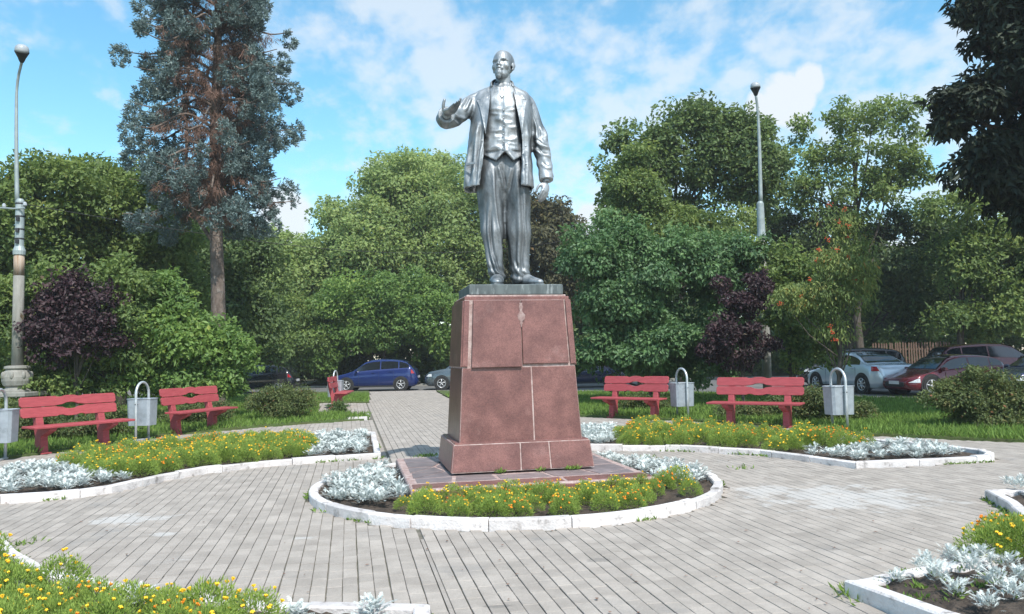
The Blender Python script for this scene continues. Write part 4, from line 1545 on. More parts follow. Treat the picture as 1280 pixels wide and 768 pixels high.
br.obj('step_bolt', M['dark_metal'], lamp)
cb = MB(); zc_ = LZ(262)
cb.tube([(-.62, 0, zc_ + .06), (-.1, -.1, zc_), (.22, -.15, zc_)], .022, 8)
cb.obj('cross_arm', M['lamp_paint'], lamp)
ins = MB()
for x in (-.6, -.4, .22): ins.lathe([(.02, 0), (.05, .03), (.045, .09), (.02, .12)], (x, -.02 if x < 0 else -.15, zc_ + .04), 8)
ins.obj('insulator', M['lamp_glass'], lamp)
tp = [tuple(atY(a_, b_, 20.5) - LP + Vector((0, c_, 0))) for a_, b_, c_ in ((21.5, 254, 0), (20.5, 190, 0), (20.5, 135, 0), (22, 112, -.03), (26, 97, -.1), (31, 87, -.18), (34.5, 82, -.25))]
q = cr(tp, 5)
MB().tube([Vector(v) for v in q], [max(.034, .056 - .022 * min(1, i / 14)) for i in range(len(q))], 10).obj('bent_pipe', M['lamp_paint'], lamp, smooth=True)
lamp_head(lamp, Vector(q[-1]), (Vector(q[-1]) - Vector(q[-3])).normalized() * .8 + Vector((0, -.25, .75)))

YL = 26.8
LP2 = Vector((atY(952, 300, YL).x, YL, 0))
lamp2 = thing('lamp_post', LP2, 'street lamp with a bent grey pipe rising out of the dark green bush at right', 'street lamp')


def LZ2(py): return atY(950, py, YL).z


MB().lathe([(.15, 0), (.15, LZ2(420)), (.14, LZ2(296))], seg=16).obj('concrete_column', M['concrete'], lamp2, smooth=True)
MB().lathe([(.15, LZ2(296)), (.13, LZ2(288)), (.12, LZ2(255)), (.08, LZ2(252))], seg=16).obj('steel_sleeve', M['lamp_paint'], lamp2)
tp = [tuple(atY(a_, b_, YL) - LP2 + Vector((0, c_, 0))) for a_, b_, c_ in ((951, 256, 0), (949.5, 190, 0), (948, 152, 0), (946, 133, -.05), (943.5, 121, -.12))]
q = cr(tp, 5)
MB().tube([Vector(v) for v in q], [max(.042, .068 - .026 * min(1, i / 12)) for i in range(len(q))], 10).obj('bent_pipe', M['lamp_paint'], lamp2, smooth=True)
lamp_head(lamp2, Vector(q[-1]), (Vector(q[-1]) - Vector(q[-3])).normalized() * .5 + Vector((-.05, -.25, .8)))
# wires
w_ = MB(); a = LP + Vector((.22, -.15, zc_ + .1)); b = atY(760, 292, 38); n_ = 24
pts = [a.lerp(b, k / n_) - Vector((0, 0, 1.1 * math.sin(math.pi * k / n_))) for k in range(n_ + 1)]
w_.tube(pts, .010, 4); o = w_.obj('overhead_wire', M['wire']); tag(o, 'thin black wire sagging from the left lamp post past the trees', 'wire')
w_ = MB(); a = LP + Vector((-.6, 0, zc_ + .12)); b = LP + Vector((-14, -3, zc_ + .3))
w_.tube([a, a.lerp(b, .5) - Vector((0, 0, .3)), b], .014, 4); o = w_.obj('overhead_wire', M['wire']); tag(o, 'short black wire leaving the left lamp post towards the picture edge', 'wire')


# =================================================================== CARS
def car_paint(name, c, rough=.25, metallic=.3):
    m = mat(name, c, tuple(x * .92 for x in c), 2, rough, metallic=metallic, spec=.6)
    m.node_tree.nodes['Principled BSDF'].inputs['Coat Weight'].default_value = .8
    m.node_tree.nodes['Principled BSDF'].inputs['Coat Roughness'].default_value = .06
    return m


M['glass'] = mat('car_glass', (0.012, 0.015, 0.018), (0.012, 0.015, 0.018), 2, .06, spec=1.0)
M['tyre'] = mat('tyre_rubber', (0.02, 0.02, 0.02), (0.028, 0.027, 0.026), 5, .85)
M['rim'] = mat('alloy_rim', (0.68, 0.69, 0.70), (0.6, 0.61, 0.62), 5, .3, metallic=.6)
M['head'] = mat('headlight_glass', (0.75, 0.78, 0.8), (0.5, 0.52, 0.55), 20, .1, spec=.9)
M['tail'] = mat('tail_light_red', (0.45, 0.01, 0.02), (0.35, 0.01, 0.02), 20, .15, spec=.8)
M['plastic'] = mat('black_trim', (0.02, 0.02, 0.022), (0.03, 0.03, 0.03), 8, .6)
M['plate'] = mat('number_plate', (0.7, 0.7, 0.7), (0.65, 0.65, 0.65), 8, .5)


def make_car(label, paint, loc_, rz, kind='hatch', L_=4.2, Wd=1.76, H_=1.5, group=None, rr=.31):
    """front of the car points to local -x"""
    t = thing('parked_car', loc_, label, 'car', group, rz)
    hw = Wd / 2
    if kind == 'hatch':
        top = [(0, .52), (.02, .66), (.10, .76), (.20, .86), (.265, .94), (.33, 1.15), (.40, 1.36), (.48, 1.46), (.58, 1.49), (.72, 1.47), (.82, 1.42), (.88, 1.33), (.93, 1.16), (.965, 1.0), (.985, .82), (1, .60)]
        belt = [(0, .50), (.08, .70), (.2, .82), (.27, .90), (.5, .95), (.8, 1.02), (.93, 1.05), (1, .60)]
        win = (.30, .915); wind = (.275, .46); rearw = (.885, .955)
    elif kind == 'suv':
        top = [(0, .60), (.015, .78), (.06, .90), (.15, .98), (.235, 1.04), (.30, 1.30), (.36, 1.52), (.44, 1.62), (.6, 1.64), (.78, 1.60), (.88, 1.54), (.94, 1.36), (.97, 1.12), (.99, .9), (1, .70)]
        belt = [(0, .58), (.06, .84), (.2, .97), (.27, 1.01), (.5, 1.05), (.8, 1.10), (.95, 1.12), (1, .70)]
        win = (.27, .93); wind = (.245, .40); rearw = (.90, .965)
    else:
        top = [(0, .52), (.02, .66), (.10, .78), (.20, .86), (.27, .92), (.34, 1.14), (.40, 1.34), (.47, 1.44), (.56, 1.46), (.66, 1.42), (.74, 1.30), (.81, 1.12), (.86, 1.04), (.93, 1.02), (.975, .98), (.99, .82), (1, .60)]
        belt = [(0, .50), (.08, .70), (.2, .82), (.28, .89), (.5, .93), (.72, .99), (.85, 1.0), (.97, .96), (1, .60)]
        win = (.31, .79); wind = (.285, .455); rearw = (.665, .835)
    k = H_ / max(z for _, z in top)
    tx = [a for a, _ in top]; tz = [b * k for _, b in top]; bx = [a for a, _ in belt]; bz = [b * k for _, b in belt]

    def sect(u):
        zt = float(np.interp(u, tx, tz)); zb = min(float(np.interp(u, bx, bz)), zt - .01)
        e = min(u, 1 - u)
        w = hw * (1 - .30 * max(0, 1 - e / .10) ** 2.2)
        zl = .20 + .14 * max(0, 1 - e / .06) ** 2
        h = max(0, zt - zb)
        wr = w * .955 - h * .36
        return zl, zb, zt, w, wr

    def curve(u, s_=1):
        zl, zb, zt, w, wr = sect(u)
        zm = zl + (zb - zl) * .55
        return [(0, zl), (w * .86, zl), (w * .965, zl + .05), (w * 1.0, zm * .6 + zl * .4), (w, zm), (w * .985, zb - .04), (w * .955, zb), (wr + (w * .955 - wr) * .12, zt - (zt - zb) * .14),
                (wr * .90, zt - (.02 if zt - zb > .1 else 0)), (wr * .5, zt + .005), (0, zt + .012)]
    us_ = sorted(set([0, .004, .012, .025] + [a for a, _ in top] + list(np.linspace(.03, .97, 48)) + [.975, .988, .996, 1]))
    vs = []; fs = []; nq = len(curve(.5))
    for u in us_:
        c = curve(u); x = (u - .5) * L_
        vs += [(x, -y, z) for y, z in c] + [(x, y, z) for y, z in c[-2:0:-1]]
    n = 2 * nq - 2
    for i in range(len(us_) - 1):
        for j in range(n): fs.append((i * n + j, i * n + (j + 1) % n, (i + 1) * n + (j + 1) % n, (i + 1) * n + j))
    fs.append(tuple(range(n))); fs.append(tuple(reversed([(len(us_) - 1) * n + j for j in range(n)])))
    body_ = MB().add(vs, fs).obj('body', paint, t, smooth=True)

    def side_pt(u, f, s_, out=.006):
        zl, zb, zt, w, wr = sect(u)
        a = (w * .955, zb); b = (wr + (w * .955 - wr) * .12, zt - (zt - zb) * .14)
        return ((u - .5) * L_, s_ * (a[0] + (b[0] - a[0]) * f + out), a[1] + (b[1] - a[1]) * f + out * .3)
    # side windows with pillars
    u0, u1 = win
    splits = [u0, u0 + (u1 - u0) * .46, u0 + (u1 - u0) * .80, u1] if kind != 'sedan' else [u0, u0 + (u1 - u0) * .5, u1]
    for s_ in (-1, 1):
        for i in range(len(splits) - 1):
            a, b = splits[i] + .006, splits[i + 1] - .006
            us2 = np.linspace(a, b, 8)
            lo = []; hi = []
            for u in us2:
                zl, zb, zt, w, wr = sect(u)
                if zt - zb < .09: continue
                lo.append(side_pt(u, .10, s_)); hi.append(side_pt(u, .93, s_))
            if len(lo) < 2: continue
            m_ = len(lo)
            MB().add(lo + hi, [(j, j + 1, m_ + j + 1, m_ + j) for j in range(m_ - 1)]).obj('side_window', M['glass'], t, smooth=True)
    # windscreen and rear window follow the sloping top
    for (a, b), nm in ((wind, 'windscreen'), (rearw, 'rear_window')):
        us2 = np.linspace(a, b, 10); vs = []
        for u in us2:
            zl, zb, zt, w, wr = sect(u)
            for f in (-.88, -.5, 0, .5, .88): vs.append(((u - .5) * L_ + (-.008 if nm == 'windscreen' else .008), wr * f * (1.0 if abs(f) < .8 else .99), zt + .016 - (.012 if abs(f) > .8 else 0) + .004))
        MB().add(vs, [(i * 5 + j, i * 5 + j + 1, i * 5 + 6 + j, i * 5 + 5 + j) for i in range(9) for j in range(4)]).obj(nm, M['glass'], t, smooth=True)
    wx = (-L_ / 2 + .80 * L_ / 4.2, L_ / 2 - .78 * L_ / 4.2)
    for x in wx:
        for s_ in (-1, 1):
            y = s_ * (hw - .085)
            MB().tube([(x, s_ * (hw - .10), rr + .01), (x, s_ * (hw + .006), rr + .01)], rr * 1.16, 28).obj('wheel_arch', M['plastic'], t)
            w0_ = MB(); ty = [(rr * .62, -.10), (rr * .96, -.105), (rr, -.07), (rr, .07), (rr * .96, .105), (rr * .62, .10)]
            wheel = MB()
            vs = []; fs = []; sg = 28
            for (r_, yy) in ty:
                for q_ in range(sg):
                    a = 2 * math.pi * q_ / sg; vs.append((r_ * math.cos(a), yy, r_ * math.sin(a)))
            for i in range(5):
                for q_ in range(sg): fs.append((i * sg + q_, i * sg + (q_ + 1) % sg, (i + 1) * sg + (q_ + 1) % sg, (i + 1) * sg + q_))
            o = MB().add(vs, fs).obj('wheel', M['tyre'], t, smooth=False); o.location = (x, s_ * (hw - .075), rr)
            rim = MB()
            rim.tube([(0, .02 * s_, 0), (0, .03 * s_, 0)], rr * .64, 24)
            rim.obj('brake_disc', M['plastic'], o)
            sp_ = MB()
            for q_ in range(5 if kind != 'sedan' else 7):
                a = 2 * math.pi * q_ / (5 if kind != 'sedan' else 7) + .3
                sp_.tube([(0, .085 * s_, 0), (rr * .62 * math.cos(a), .075 * s_, rr * .62 * math.sin(a))], [(.05, .02), (.032, .02)] if True else .04, 6)
            sp_.tube([(rr * .63 * math.cos(a), .08 * s_, rr * .63 * math.sin(a)) for a in np.linspace(0, 2 * math.pi, 29)], .022, 6, cap=False)
            sp_.ball((0, .085 * s_, 0), (.055, .03, .055), 10, 6)
            sp_.obj('rim', M['rim'], o, smooth=True)
    for s_ in (-1, 1):
        # lamps wrap round the corners
        h0 = float(np.interp(.04, bx, bz)) - .09 * k
        for (ua, ub, nm, m_, zlo, zhi) in ((.006, .085, 'headlight', M['head'], h0, h0 + .13), (.93, .993, 'tail_light', M['tail'], .80 * k, .98 * k)):
            vs = []
            for u in np.linspace(ua, ub, 6):
                zl, zb, zt, w, wr = sect(u)
                for z in (zlo, zhi):
                    z2 = min(z, zb - .01); vs.append(((u - .5) * L_ + (.006 if u > .5 else -.006), s_ * (w * (1.0 if z2 < zb - .05 else .985) + .008), z2))
            u = ub if nm == 'tail_light' else ua
            MB().add(vs, [(2 * i, 2 * i + 2, 2 * i + 3, 2 * i + 1) for i in range(5)]).obj(nm, m_, t, smooth=True)
            # face part at the end of the car
            xe = (L_ / 2 + .004) if nm == 'tail_light' else -(L_ / 2 + .004)
            zz0, zz1 = (.66 * k, .80 * k) if nm == 'headlight' else (.62 * k, .80 * k)
            yy = s_ * hw * .52
        MB().box((-L_ / 2 + .31 * L_, s_ * (hw + .07), float(np.interp(.3, bx, bz)) + .06), (.10, .17, .13), bev=.03).obj('wing_mirror', paint, t)
        for u in (.50, .70):
            zl, zb, zt, w, wr = sect(u)
            MB().box(((u - .5) * L_, s_ * (w + .004), zb - .10), (.16, .03, .03), bev=.008).obj('door_handle', paint, t)
        for u in (.335, .565, .735):
            zl, zb, zt, w, wr = sect(u)
            MB().box(((u - .5) * L_, s_ * (w - .002), (zl + zb) / 2 + .02), (.008, .008, (zb - zl) * .80)).obj('door_gap', M['plastic'], t)
        MB().box((0, s_ * (hw * .985), .245), (L_ * .56, .03, .075)).obj('sill', M['plastic'], t)
    MB().box((-L_ / 2 + .004, 0, .40), (.05, Wd * .55, .16), bev=.02).obj('grille', M['plastic'], t)
    MB().box((-L_ / 2 - .022, 0, .46), (.012, .50, .11)).obj('number_plate', M['plate'], t)
    MB().box((L_ / 2 - .01, 0, .34), (.06, Wd * .62, .14), bev=.02).obj('rear_bumper_trim', M['plastic'], t)
    MB().box((L_ / 2 + .012, 0, .62 * k + .02), (.012, .52, .115)).obj('number_plate', M['plate'], t)
    return t


pb_ = car_paint('blue_car_paint', (0.012, 0.028, 0.14)); pg_ = car_paint('graphite_car_paint', (0.10, 0.13, 0.15), metallic=.5); pw_ = car_paint('pale_blue_car_paint', (0.60, 0.67, 0.74))
pr_ = car_paint('shaded_red_car_paint', (0.14, 0.010, 0.018)); pm_ = car_paint('maroon_car_paint', (0.10, 0.012, 0.018)); pn_ = car_paint('navy_car_paint', (0.015, 0.025, 0.07)); pk_ = car_paint('black_car_paint', (0.015, 0.015, 0.018))  # red car's paint is darkened, the trees' shade put into its colour
ZR = -0.028


def ground_x(px, Y): return (px - 640) / F * Y * 1.0


yc = 41.0
make_car('dark blue hatchback parked side-on on the road left of the pedestal', pb_, (ground_x(469, yc), yc, ZR), R(0), 'hatch', 4.38, 1.80, 1.60, rr=.335)
make_car('graphite grey crossover whose front shows beside the pedestal edge', pg_, (ground_x(531, yc) + 2.3, yc, ZR), R(0), 'suv', 4.6, 1.86, 1.66, rr=.34)
make_car('navy car almost hidden in the dark just right of the pedestal', pn_, (ground_x(733, 38.0), 40.0, ZR), R(0), 'hatch', 4.2, 1.76, 1.5)
make_car('pale blue-grey sedan parked with its tail toward the square', pw_, (ground_x(1078, 29.8), 30.4, ZR), R(-77), 'sedan', 4.45, 1.80, 1.50, rr=.35)
make_car('shaded red car parked next to the pale blue-grey sedan', pr_, (ground_x(1176, 27.6), 27.6, ZR), R(12), 'hatch', 3.9, 1.7, 1.36, rr=.34)
make_car('black car parked in deep shade behind the pale sedan', pk_, (ground_x(1065, 35.0), 35.5, ZR), R(-10), 'suv', 4.5, 1.84, 1.66)
make_car('maroon car in the shade at the far right behind the bush', pm_, (ground_x(1240, 33.0), 33.5, ZR), R(175), 'suv', 4.6, 1.86, 1.74)
make_car('navy car cut by the right picture edge behind the bush', pn_, (ground_x(1312, 26), 26.0, ZR), R(8), 'sedan', 4.4, 1.8, 1.42)
make_car('dark car glimpsed through the shrubs left of the end-on bench', pk_, (ground_x(322, 41.5), 41.5, ZR), R(0), 'hatch', 4.1, 1.76, 1.45)
# picket fence at the far right
fn = thing('picket_fence', (0, 0, 0), 'weathered picket fence in the shade behind the red car', 'fence')
fy = 47.6
fx0 = ground_x(1090, fy); fx1 = ground_x(1190, fy)
nx_ = int((fx1 - fx0) / .16)
pkm = MB().prism([(-.045, 0), (.045, 0), (.045, 1.75), (0, 1.84), (-.045, 1.75)], .025, 'xz').mesh('picket', M['wood'])
for i in range(nx_):
    o = new_obj('picket', pkm, fn); o.location = (fx0 + i * .16, fy, .1 + random.uniform(-.03, .03)); o.rotation_euler = (0, random.uniform(-.02, .02), 0)
for z in (.6, 1.5): MB().box(((fx0 + fx1) / 2, fy + .04, z), (fx1 - fx0, .04, .08)).obj('rail', M['wood'], fn)


# =================================================================== VEGETATION
def leaves_mesh(name, m, C, Dn, Nn, Ls, Ws, tint, fold=.25):
    """two-triangle folded leaves: C base, Dn long axis, Nn face normal"""
    n = len(C)
    Dn = Dn / np.linalg.norm(Dn, axis=1, keepdims=True)
    Nn = Nn - Dn * (Nn * Dn).sum(1, keepdims=True)
    Nn /= np.linalg.norm(Nn, axis=1, keepdims=True) + 1e-9
    S_ = np.cross(Dn, Nn)
    V = np.empty((n, 4, 3), np.float32)
    V[:, 0] = C
    V[:, 1] = C + Dn * (Ls * .45)[:, None] + S_ * (Ws * .5)[:, None] + Nn * (Ws * fold)[:, None]
    V[:, 2] = C + Dn * Ls[:, None]
    V[:, 3] = C + Dn * (Ls * .45)[:, None] - S_ * (Ws * .5)[:, None] + Nn * (Ws * fold)[:, None]
    base = (np.arange(n) * 4)[:, None]
    Fc = np.concatenate([base + np.array([[0, 1, 2]]), base + np.array([[0, 2, 3]])])
    return np_mesh(name, V.reshape(-1, 3), Fc, m, {'tint': np.repeat(tint, 4)})


def rand_dir(rs, n):
    v = rs.normal(size=(n, 3)); return v / np.linalg.norm(v, axis=1, keepdims=True)


def crown_points(rs, blobs, n, clump_r, per=120, shell=(.62, 1.05), lump=.22, rear=.35, seed=0.0, sub=14):
    """positions and outward directions of leaves grouped in clumps over uneven ellipsoids"""
    full = []
    for b in blobs:
        full.append((b[0], b[1], b[2], b[3] * .82, b[4] * .82, b[5] * .82))
        if not sub: continue
        for q_ in range(sub):
            v = rand_dir(rs, 1)[0]
            if v[1] > .3: v[1] *= -1
            if v[2] < -.35: v[2] *= -.7
            f_ = rs.uniform(.14, .48); e_ = rs.uniform(.62, 1.14)
            full.append((b[0] + v[0] * b[3] * e_, b[1] + v[1] * b[4] * e_, b[2] + v[2] * b[5] * e_, b[3] * f_, b[4] * f_, b[5] * f_ * .85))
    blobs = full
    ar = np.array([(b[3] * b[4] + b[4] * b[5] + b[3] * b[5]) for b in blobs]); ar = ar / ar.sum()
    ncl = max(8, n // per)
    bi = rs.choice(len(blobs), ncl, p=ar)
    B = np.array([b[:6] for b in blobs], float)
    d = rand_dir(rs, ncl)
    # fewer clumps on the far side, which nobody can see
    flip = (d[:, 1] > .45) & (rs.rand(ncl) > rear); d[flip, 1] *= -1
    ln = np.array([noise.noise(Vector(tuple(q * 1.9 + seed))) for q in d])
    u = rs.uniform(shell[0], shell[1], ncl) + lump * ln
    cc = B[bi, :3] + d * B[bi, 3:6] * u[:, None]
    size = rs.uniform(.40, 1.45, ncl) * clump_r
    stray = rs.rand(ncl) < .10
    cc[stray] += d[stray] * (B[bi, 3:6] * .22)[stray]; size[stray] *= .55
    ctint = rs.normal(0, .20, ncl)
    k = rs.choice(ncl, n, p=(size ** 1.6) / (size ** 1.6).sum())
    g = rs.normal(size=(n, 3))
    g /= np.maximum(1, np.linalg.norm(g, axis=1, keepdims=True) / 1.35)
    off = g * size[k][:, None] * np.array([.62, .62, .42])
    pos = cc[k] + off
    inner = rs.rand(n) < .20           # twig leaves deeper in the crown
    bk_ = bi[k]; pos[inner] = (B[bk_, :3] + rand_dir(rs, n) * B[bk_, 3:6] * rs.uniform(.3, .8, (n, 1)))[inner]
    out = d[k] * .7 + g * .6 + np.array([0, 0, .35])
    return pos, out, ctint[k], cc, d


def build_foliage(name, m, rs, blobs, n, clump_r, L_, W_l, droop=.3, up=.55, per=120, shell=(.62, 1.05), lump=.22, rear=.35, parent=None, zmin=.05, fold=.25, seed=0.0, sub=14):
    pos, out, ct, cc, d = crown_points(rs, blobs, n, clump_r, per, shell, lump, rear, seed, sub)
    ok = pos[:, 2] > zmin
    pos, out, ct = pos[ok], out[ok], ct[ok]; n = len(pos)
    nn = out / np.linalg.norm(out, axis=1, keepdims=True) * .8 + rand_dir(rs, n) * .75 + np.array([0, 0, up])
    dn = rand_dir(rs, n) + out * .4 + np.array([0, 0, -droop * 2])
    ls = L_ * np.clip(rs.lognormal(-.12, .34, n), .4, 1.6); ws = W_l * rs.uniform(.7, 1.25, n)
    tint = np.clip(.45 + ct + rs.uniform(-.28, .28, n), 0, .88)
    tint[rs.rand(n) < .008] = .99
    me = leaves_mesh(name, m, pos, dn, nn, ls, ws, tint, fold)
    o = new_obj(name, me, parent)
    return o, cc, d


def limbs(mb, base, top, blobs, rs, r0, nb=10, seg=8):
    base = Vector(base); top = Vector(top)
    n = 8; pts = []
    for i in range(n + 1):
        t = i / n
        p = base.lerp(top, t) + Vector((rs.uniform(-1, 1), rs.uniform(-1, 1), 0)) * .05 * (top - base).length * .25 * (0 if i == 0 else 1)
        pts.append(p)
    mb.tube(pts, [r0 * (1.25 if i == 0 else (1 - .78 * i / n)) for i in range(n + 1)], seg + 2)
    for k in range(nb):
        b = blobs[rs.randint(len(blobs))]
        dd_ = rand_dir(rs, 1)[0]
        e = Vector((b[0] + dd_[0] * b[3] * .75, b[1] + dd_[1] * b[4] * .75, b[2] + abs(dd_[2]) * b[5] * .6))
        t = rs.uniform(.25, .9); s0 = base.lerp(top, t)
        if e.z < s0.z: s0 = base.lerp(top, .2)
        mid = s0.lerp(e, .5) + Vector((0, 0, -.1 * (e - s0).length))
        mb.tube([s0, s0.lerp(mid, .5), mid, mid.lerp(e, .5), e], [r0 * .42, r0 * .33, r0 * .24, r0 * .15, r0 * .05], 6)


GREEN = {
    'maple': leaf_mat('maple_leaves', (0.085, 0.145, 0.036), (0.225, 0.310, 0.078), (0.30, 0.31, 0.07), trans=.45),
    'lush': leaf_mat('light_green_leaves', (0.085, 0.170, 0.038), (0.225, 0.350, 0.078), (0.30, 0.34, 0.06), trans=.45),
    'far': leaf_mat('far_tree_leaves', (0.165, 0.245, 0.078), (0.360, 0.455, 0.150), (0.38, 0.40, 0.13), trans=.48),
    'shade': leaf_mat('shaded_tree_leaves', (0.030, 0.058, 0.020), (0.095, 0.145, 0.040), (0.15, 0.18, 0.04), trans=.3),  # darker greens, with the deep shade among the trees put into the colour
    'blue': leaf_mat('cool_green_leaves', (0.040, 0.105, 0.034), (0.130, 0.245, 0.078), (0.19, 0.28, 0.09), gloss=.14, trans=.35),
    'deep': leaf_mat('deep_green_leaves', (0.056, 0.102, 0.032), (0.160, 0.235, 0.066), (0.19, 0.22, 0.05), trans=.4),
    'chest': leaf_mat('rusty_chestnut_leaves', (0.040, 0.034, 0.016), (0.115, 0.110, 0.038), (0.22, 0.12, 0.04)),
    'dkchest': leaf_mat('shaded_chestnut_leaves', (0.010, 0.016, 0.011), (0.028, 0.044, 0.022), (0.07, 0.06, 0.03), trans=.12),  # near-black leaves: shade on the crown's underside put into their colour
    'purple': leaf_mat('purple_leaves', (0.022, 0.010, 0.014), (0.070, 0.030, 0.042), (0.10, 0.07, 0.04), trans=.2),
    'spir': leaf_mat('spirea_leaves', (0.055, 0.085, 0.024), (0.165, 0.205, 0.060), (0.30, 0.13, 0.06)),
    'rowan': leaf_mat('rowan_leaves', (0.085, 0.140, 0.040), (0.26, 0.32, 0.085), (0.45, 0.22, 0.06)),
    'grass': leaf_mat('grass_blades', (0.085, 0.150, 0.030), (0.225, 0.350, 0.075), (0.30, 0.29, 0.10), gloss=.04),
    'needle': leaf_mat('blue_spruce_needles', (0.055, 0.088, 0.088), (0.225, 0.300, 0.290), (0.28, 0.34, 0.32), trans=.12, gloss=.06),
    'dead': leaf_mat('dead_brown_needles', (0.12, 0.075, 0.055), (0.29, 0.185, 0.145), (0.26, 0.18, 0.14), trans=.15, gloss=.02),
    'marig': leaf_mat('marigold_foliage', (0.135, 0.225, 0.048), (0.35, 0.46, 0.105), (0.36, 0.42, 0.06), trans=.3, gloss=.04),
    'dusty': leaf_mat('silver_felted_leaves', (0.34, 0.39, 0.37), (0.74, 0.775, 0.755), (0.42, 0.50, 0.38), trans=.12, gloss=.03),
}
M['petal_y'] = mat('yellow_orange_petals', (0.95, 0.47, 0.02), (0.90, 0.60, 0.03), 30, .7, obj_rand=0.05)
M['petal_o'] = mat('orange_petals', (0.90, 0.24, 0.015), (0.85, 0.33, 0.02), 30, .7)
M['berry'] = mat('orange_red_berries', (0.62, 0.06, 0.02), (0.50, 0.09, 0.02), 30, .5)


def make_tree(name, label, cat, x, y, blobs, leafm, n, clump_r, L_, W_l, trunk=None, r0=.18, seed=1, bark='bark', group=None, nb=10, **kw):
    """blobs relative to the tree's foot: (x, y, z, rx, ry, rz)"""
    rs = np.random.RandomState(seed)
    t = thing(name, (x, y, 0.0), label, cat, group)
    build_foliage('crown' if cat == 'tree' else 'foliage', GREEN[leafm], rs, blobs, n, clump_r, L_, W_l, parent=t, seed=seed * 3.7, **kw)
    if trunk is not None:
        mb = MB(); limbs(mb, (0, 0, -.1), trunk, blobs, rs, r0, nb)
        mb.obj('trunk', M[bark], t, smooth=True)
    return t


def pxb(Y, items):
    """crown lobes from their place in the picture at distance Y: (px, py, rx_px, ry_px[, dy])"""
    out = []
    for it in items:
        px_, py_, rx, ry = it[:4]; dy = it[4] if len(it) > 4 else 0
        c = atY(px_, py_, Y + dy); k = (Y + dy) / F
        out.append((c.x, c.y, c.z, rx * k, max(rx, ry) * k * .8, ry * k))
    return out


def tree_px(name, label, cat, fx, Y, items, leafm, n, clump_r, L_, W_l, trunk_py=None, **kw):
    X = (fx - 640) / F * Y
    bl = [(b[0] - X, b[1] - Y, b[2], b[3], b[4], b[5]) for b in pxb(Y, items)]
    tr_ = None
    if trunk_py is not None:
        tz = atY(fx, trunk_py, Y).z; tr_ = (0, 0, tz)
    return make_tree(name, label, cat, X, Y, bl, leafm, n, clump_r, L_, W_l, trunk=tr_, **kw)


# --- left group
tree_px('maple_tree', 'broad green maple behind the left lamp post, reaching the left picture edge', 'tree', 45, 27, [(25, 300, 75, 80), (60, 250, 62, 48), (-60, 300, 80, 95), (60, 390, 80, 70, 1), (0, 420, 60, 50), (20, 350, 60, 50)], 'maple', 40000, .62, .17, .12,
        trunk_py=300, seed=11, r0=.2)
tree_px('maple_tree', 'green maple with a rounded top between the left lamp post and the spruce', 'tree', 150, 29, [(150, 275, 62, 68), (110, 235, 45, 36), (185, 250, 45, 45), (150, 370, 75, 70, 1), (205, 330, 48, 60, 1), (120, 320, 50, 50), (230, 390, 50, 60, 2), (90, 400, 50, 60, 1)], 'maple', 46000, .62, .17, .12,
        trunk_py=280, seed=12, r0=.2)
tree_px('dark_tree', 'dark green tree just behind the spruce trunk', 'tree', 290, 36, [(280, 330, 55, 75), (320, 400, 40, 75), (250, 400, 50, 80), (318, 330, 26, 55)], 'deep', 26000, .7, .2, .14, trunk_py=320, seed=13, r0=.2)
tree_px('light_shrub', 'light green lilac-like shrub behind the second bench from the left', 'shrub', 235, 22.5, [(200, 415, 44, 50), (245, 435, 58, 50), (215, 375, 30, 34), (285, 455, 30, 36), (180, 450, 40, 45), (250, 478, 50, 22), (190, 482, 50, 20)], 'lush', 32000, .42, .14, .095,
        trunk_py=430, seed=14, r0=.06, zmin=.2, nb=14)
tree_px('purple_shrub', 'purple-leaved shrub behind the far left bench', 'shrub', 95, 20.8, [(85, 395, 36, 40), (60, 430, 24, 36), (115, 415, 34, 42), (95, 362, 22, 24), (130, 380, 18, 26)], 'purple', 9500, .26, .12, .085, trunk_py=420, seed=15, r0=.05, zmin=.3, nb=22, lump=.55, per=32)
tree_px('green_shrub', 'ragged green shrub mixed in beside the purple-leaved one behind the left bench', 'shrub', 140, 21.8, [(150, 420, 40, 60), (120, 465, 45, 30), (60, 455, 44, 34), (40, 420, 36, 60), (165, 370, 30, 50), (95, 440, 40, 50), (60, 360, 34, 40), (20, 480, 50, 22), (90, 485, 60, 16), (5, 400, 34, 60)], 'maple', 28000, .40, .13, .09,
        trunk_py=440, seed=16, r0=.05, zmin=.3, nb=12)

# --- centre, beyond the road
tree_px('leafy_tree', 'big pale green tree across the road behind the blue car, left part of the wood', 'tree', 410, 52, [(425, 330, 70, 52), (370, 360, 50, 64), (455, 290, 48, 40), (400, 400, 75, 60, -1), (350, 420, 40, 60), (400, 340, 70, 50), (460, 345, 60, 60), (345, 330, 26, 34)], 'far', 46000, 1.0, .27, .18, trunk_py=320, seed=21, r0=.25)
tree_px('leafy_tree', 'tallest pale green tree across the road, to the left of the statue', 'tree', 520, 54, [(515, 285, 70, 70), (500, 235, 48, 34), (560, 250, 50, 42), (560, 330, 60, 70), (590, 300, 48, 60), (510, 350, 70, 60), (470, 290, 40, 50)], 'far', 46000, 1.0, .27, .18, trunk_py=280, seed=22, r0=.25)
tree_px('airy_tree', 'thin grey-green treetop rising behind the pale trees left of the statue', 'tree', 520, 62, [(500, 215, 34, 22), (545, 215, 38, 24), (480, 240, 30, 24), (575, 235, 30, 22), (425, 262, 22, 14)], 'far', 7000, .8, .3, .2, trunk_py=230, seed=23, r0=.2, lump=.5)
tree_px('roadside_shrub', 'bright green roadside shrub right behind the blue hatchback', 'shrub', 480, 47.4, [(440, 400, 50, 50), (495, 405, 55, 55), (545, 400, 50, 60), (580, 420, 40, 50), (400, 430, 40, 45)], 'lush', 30000, .75, .22, .15, trunk_py=420, seed=24, r0=.1, zmin=.25)
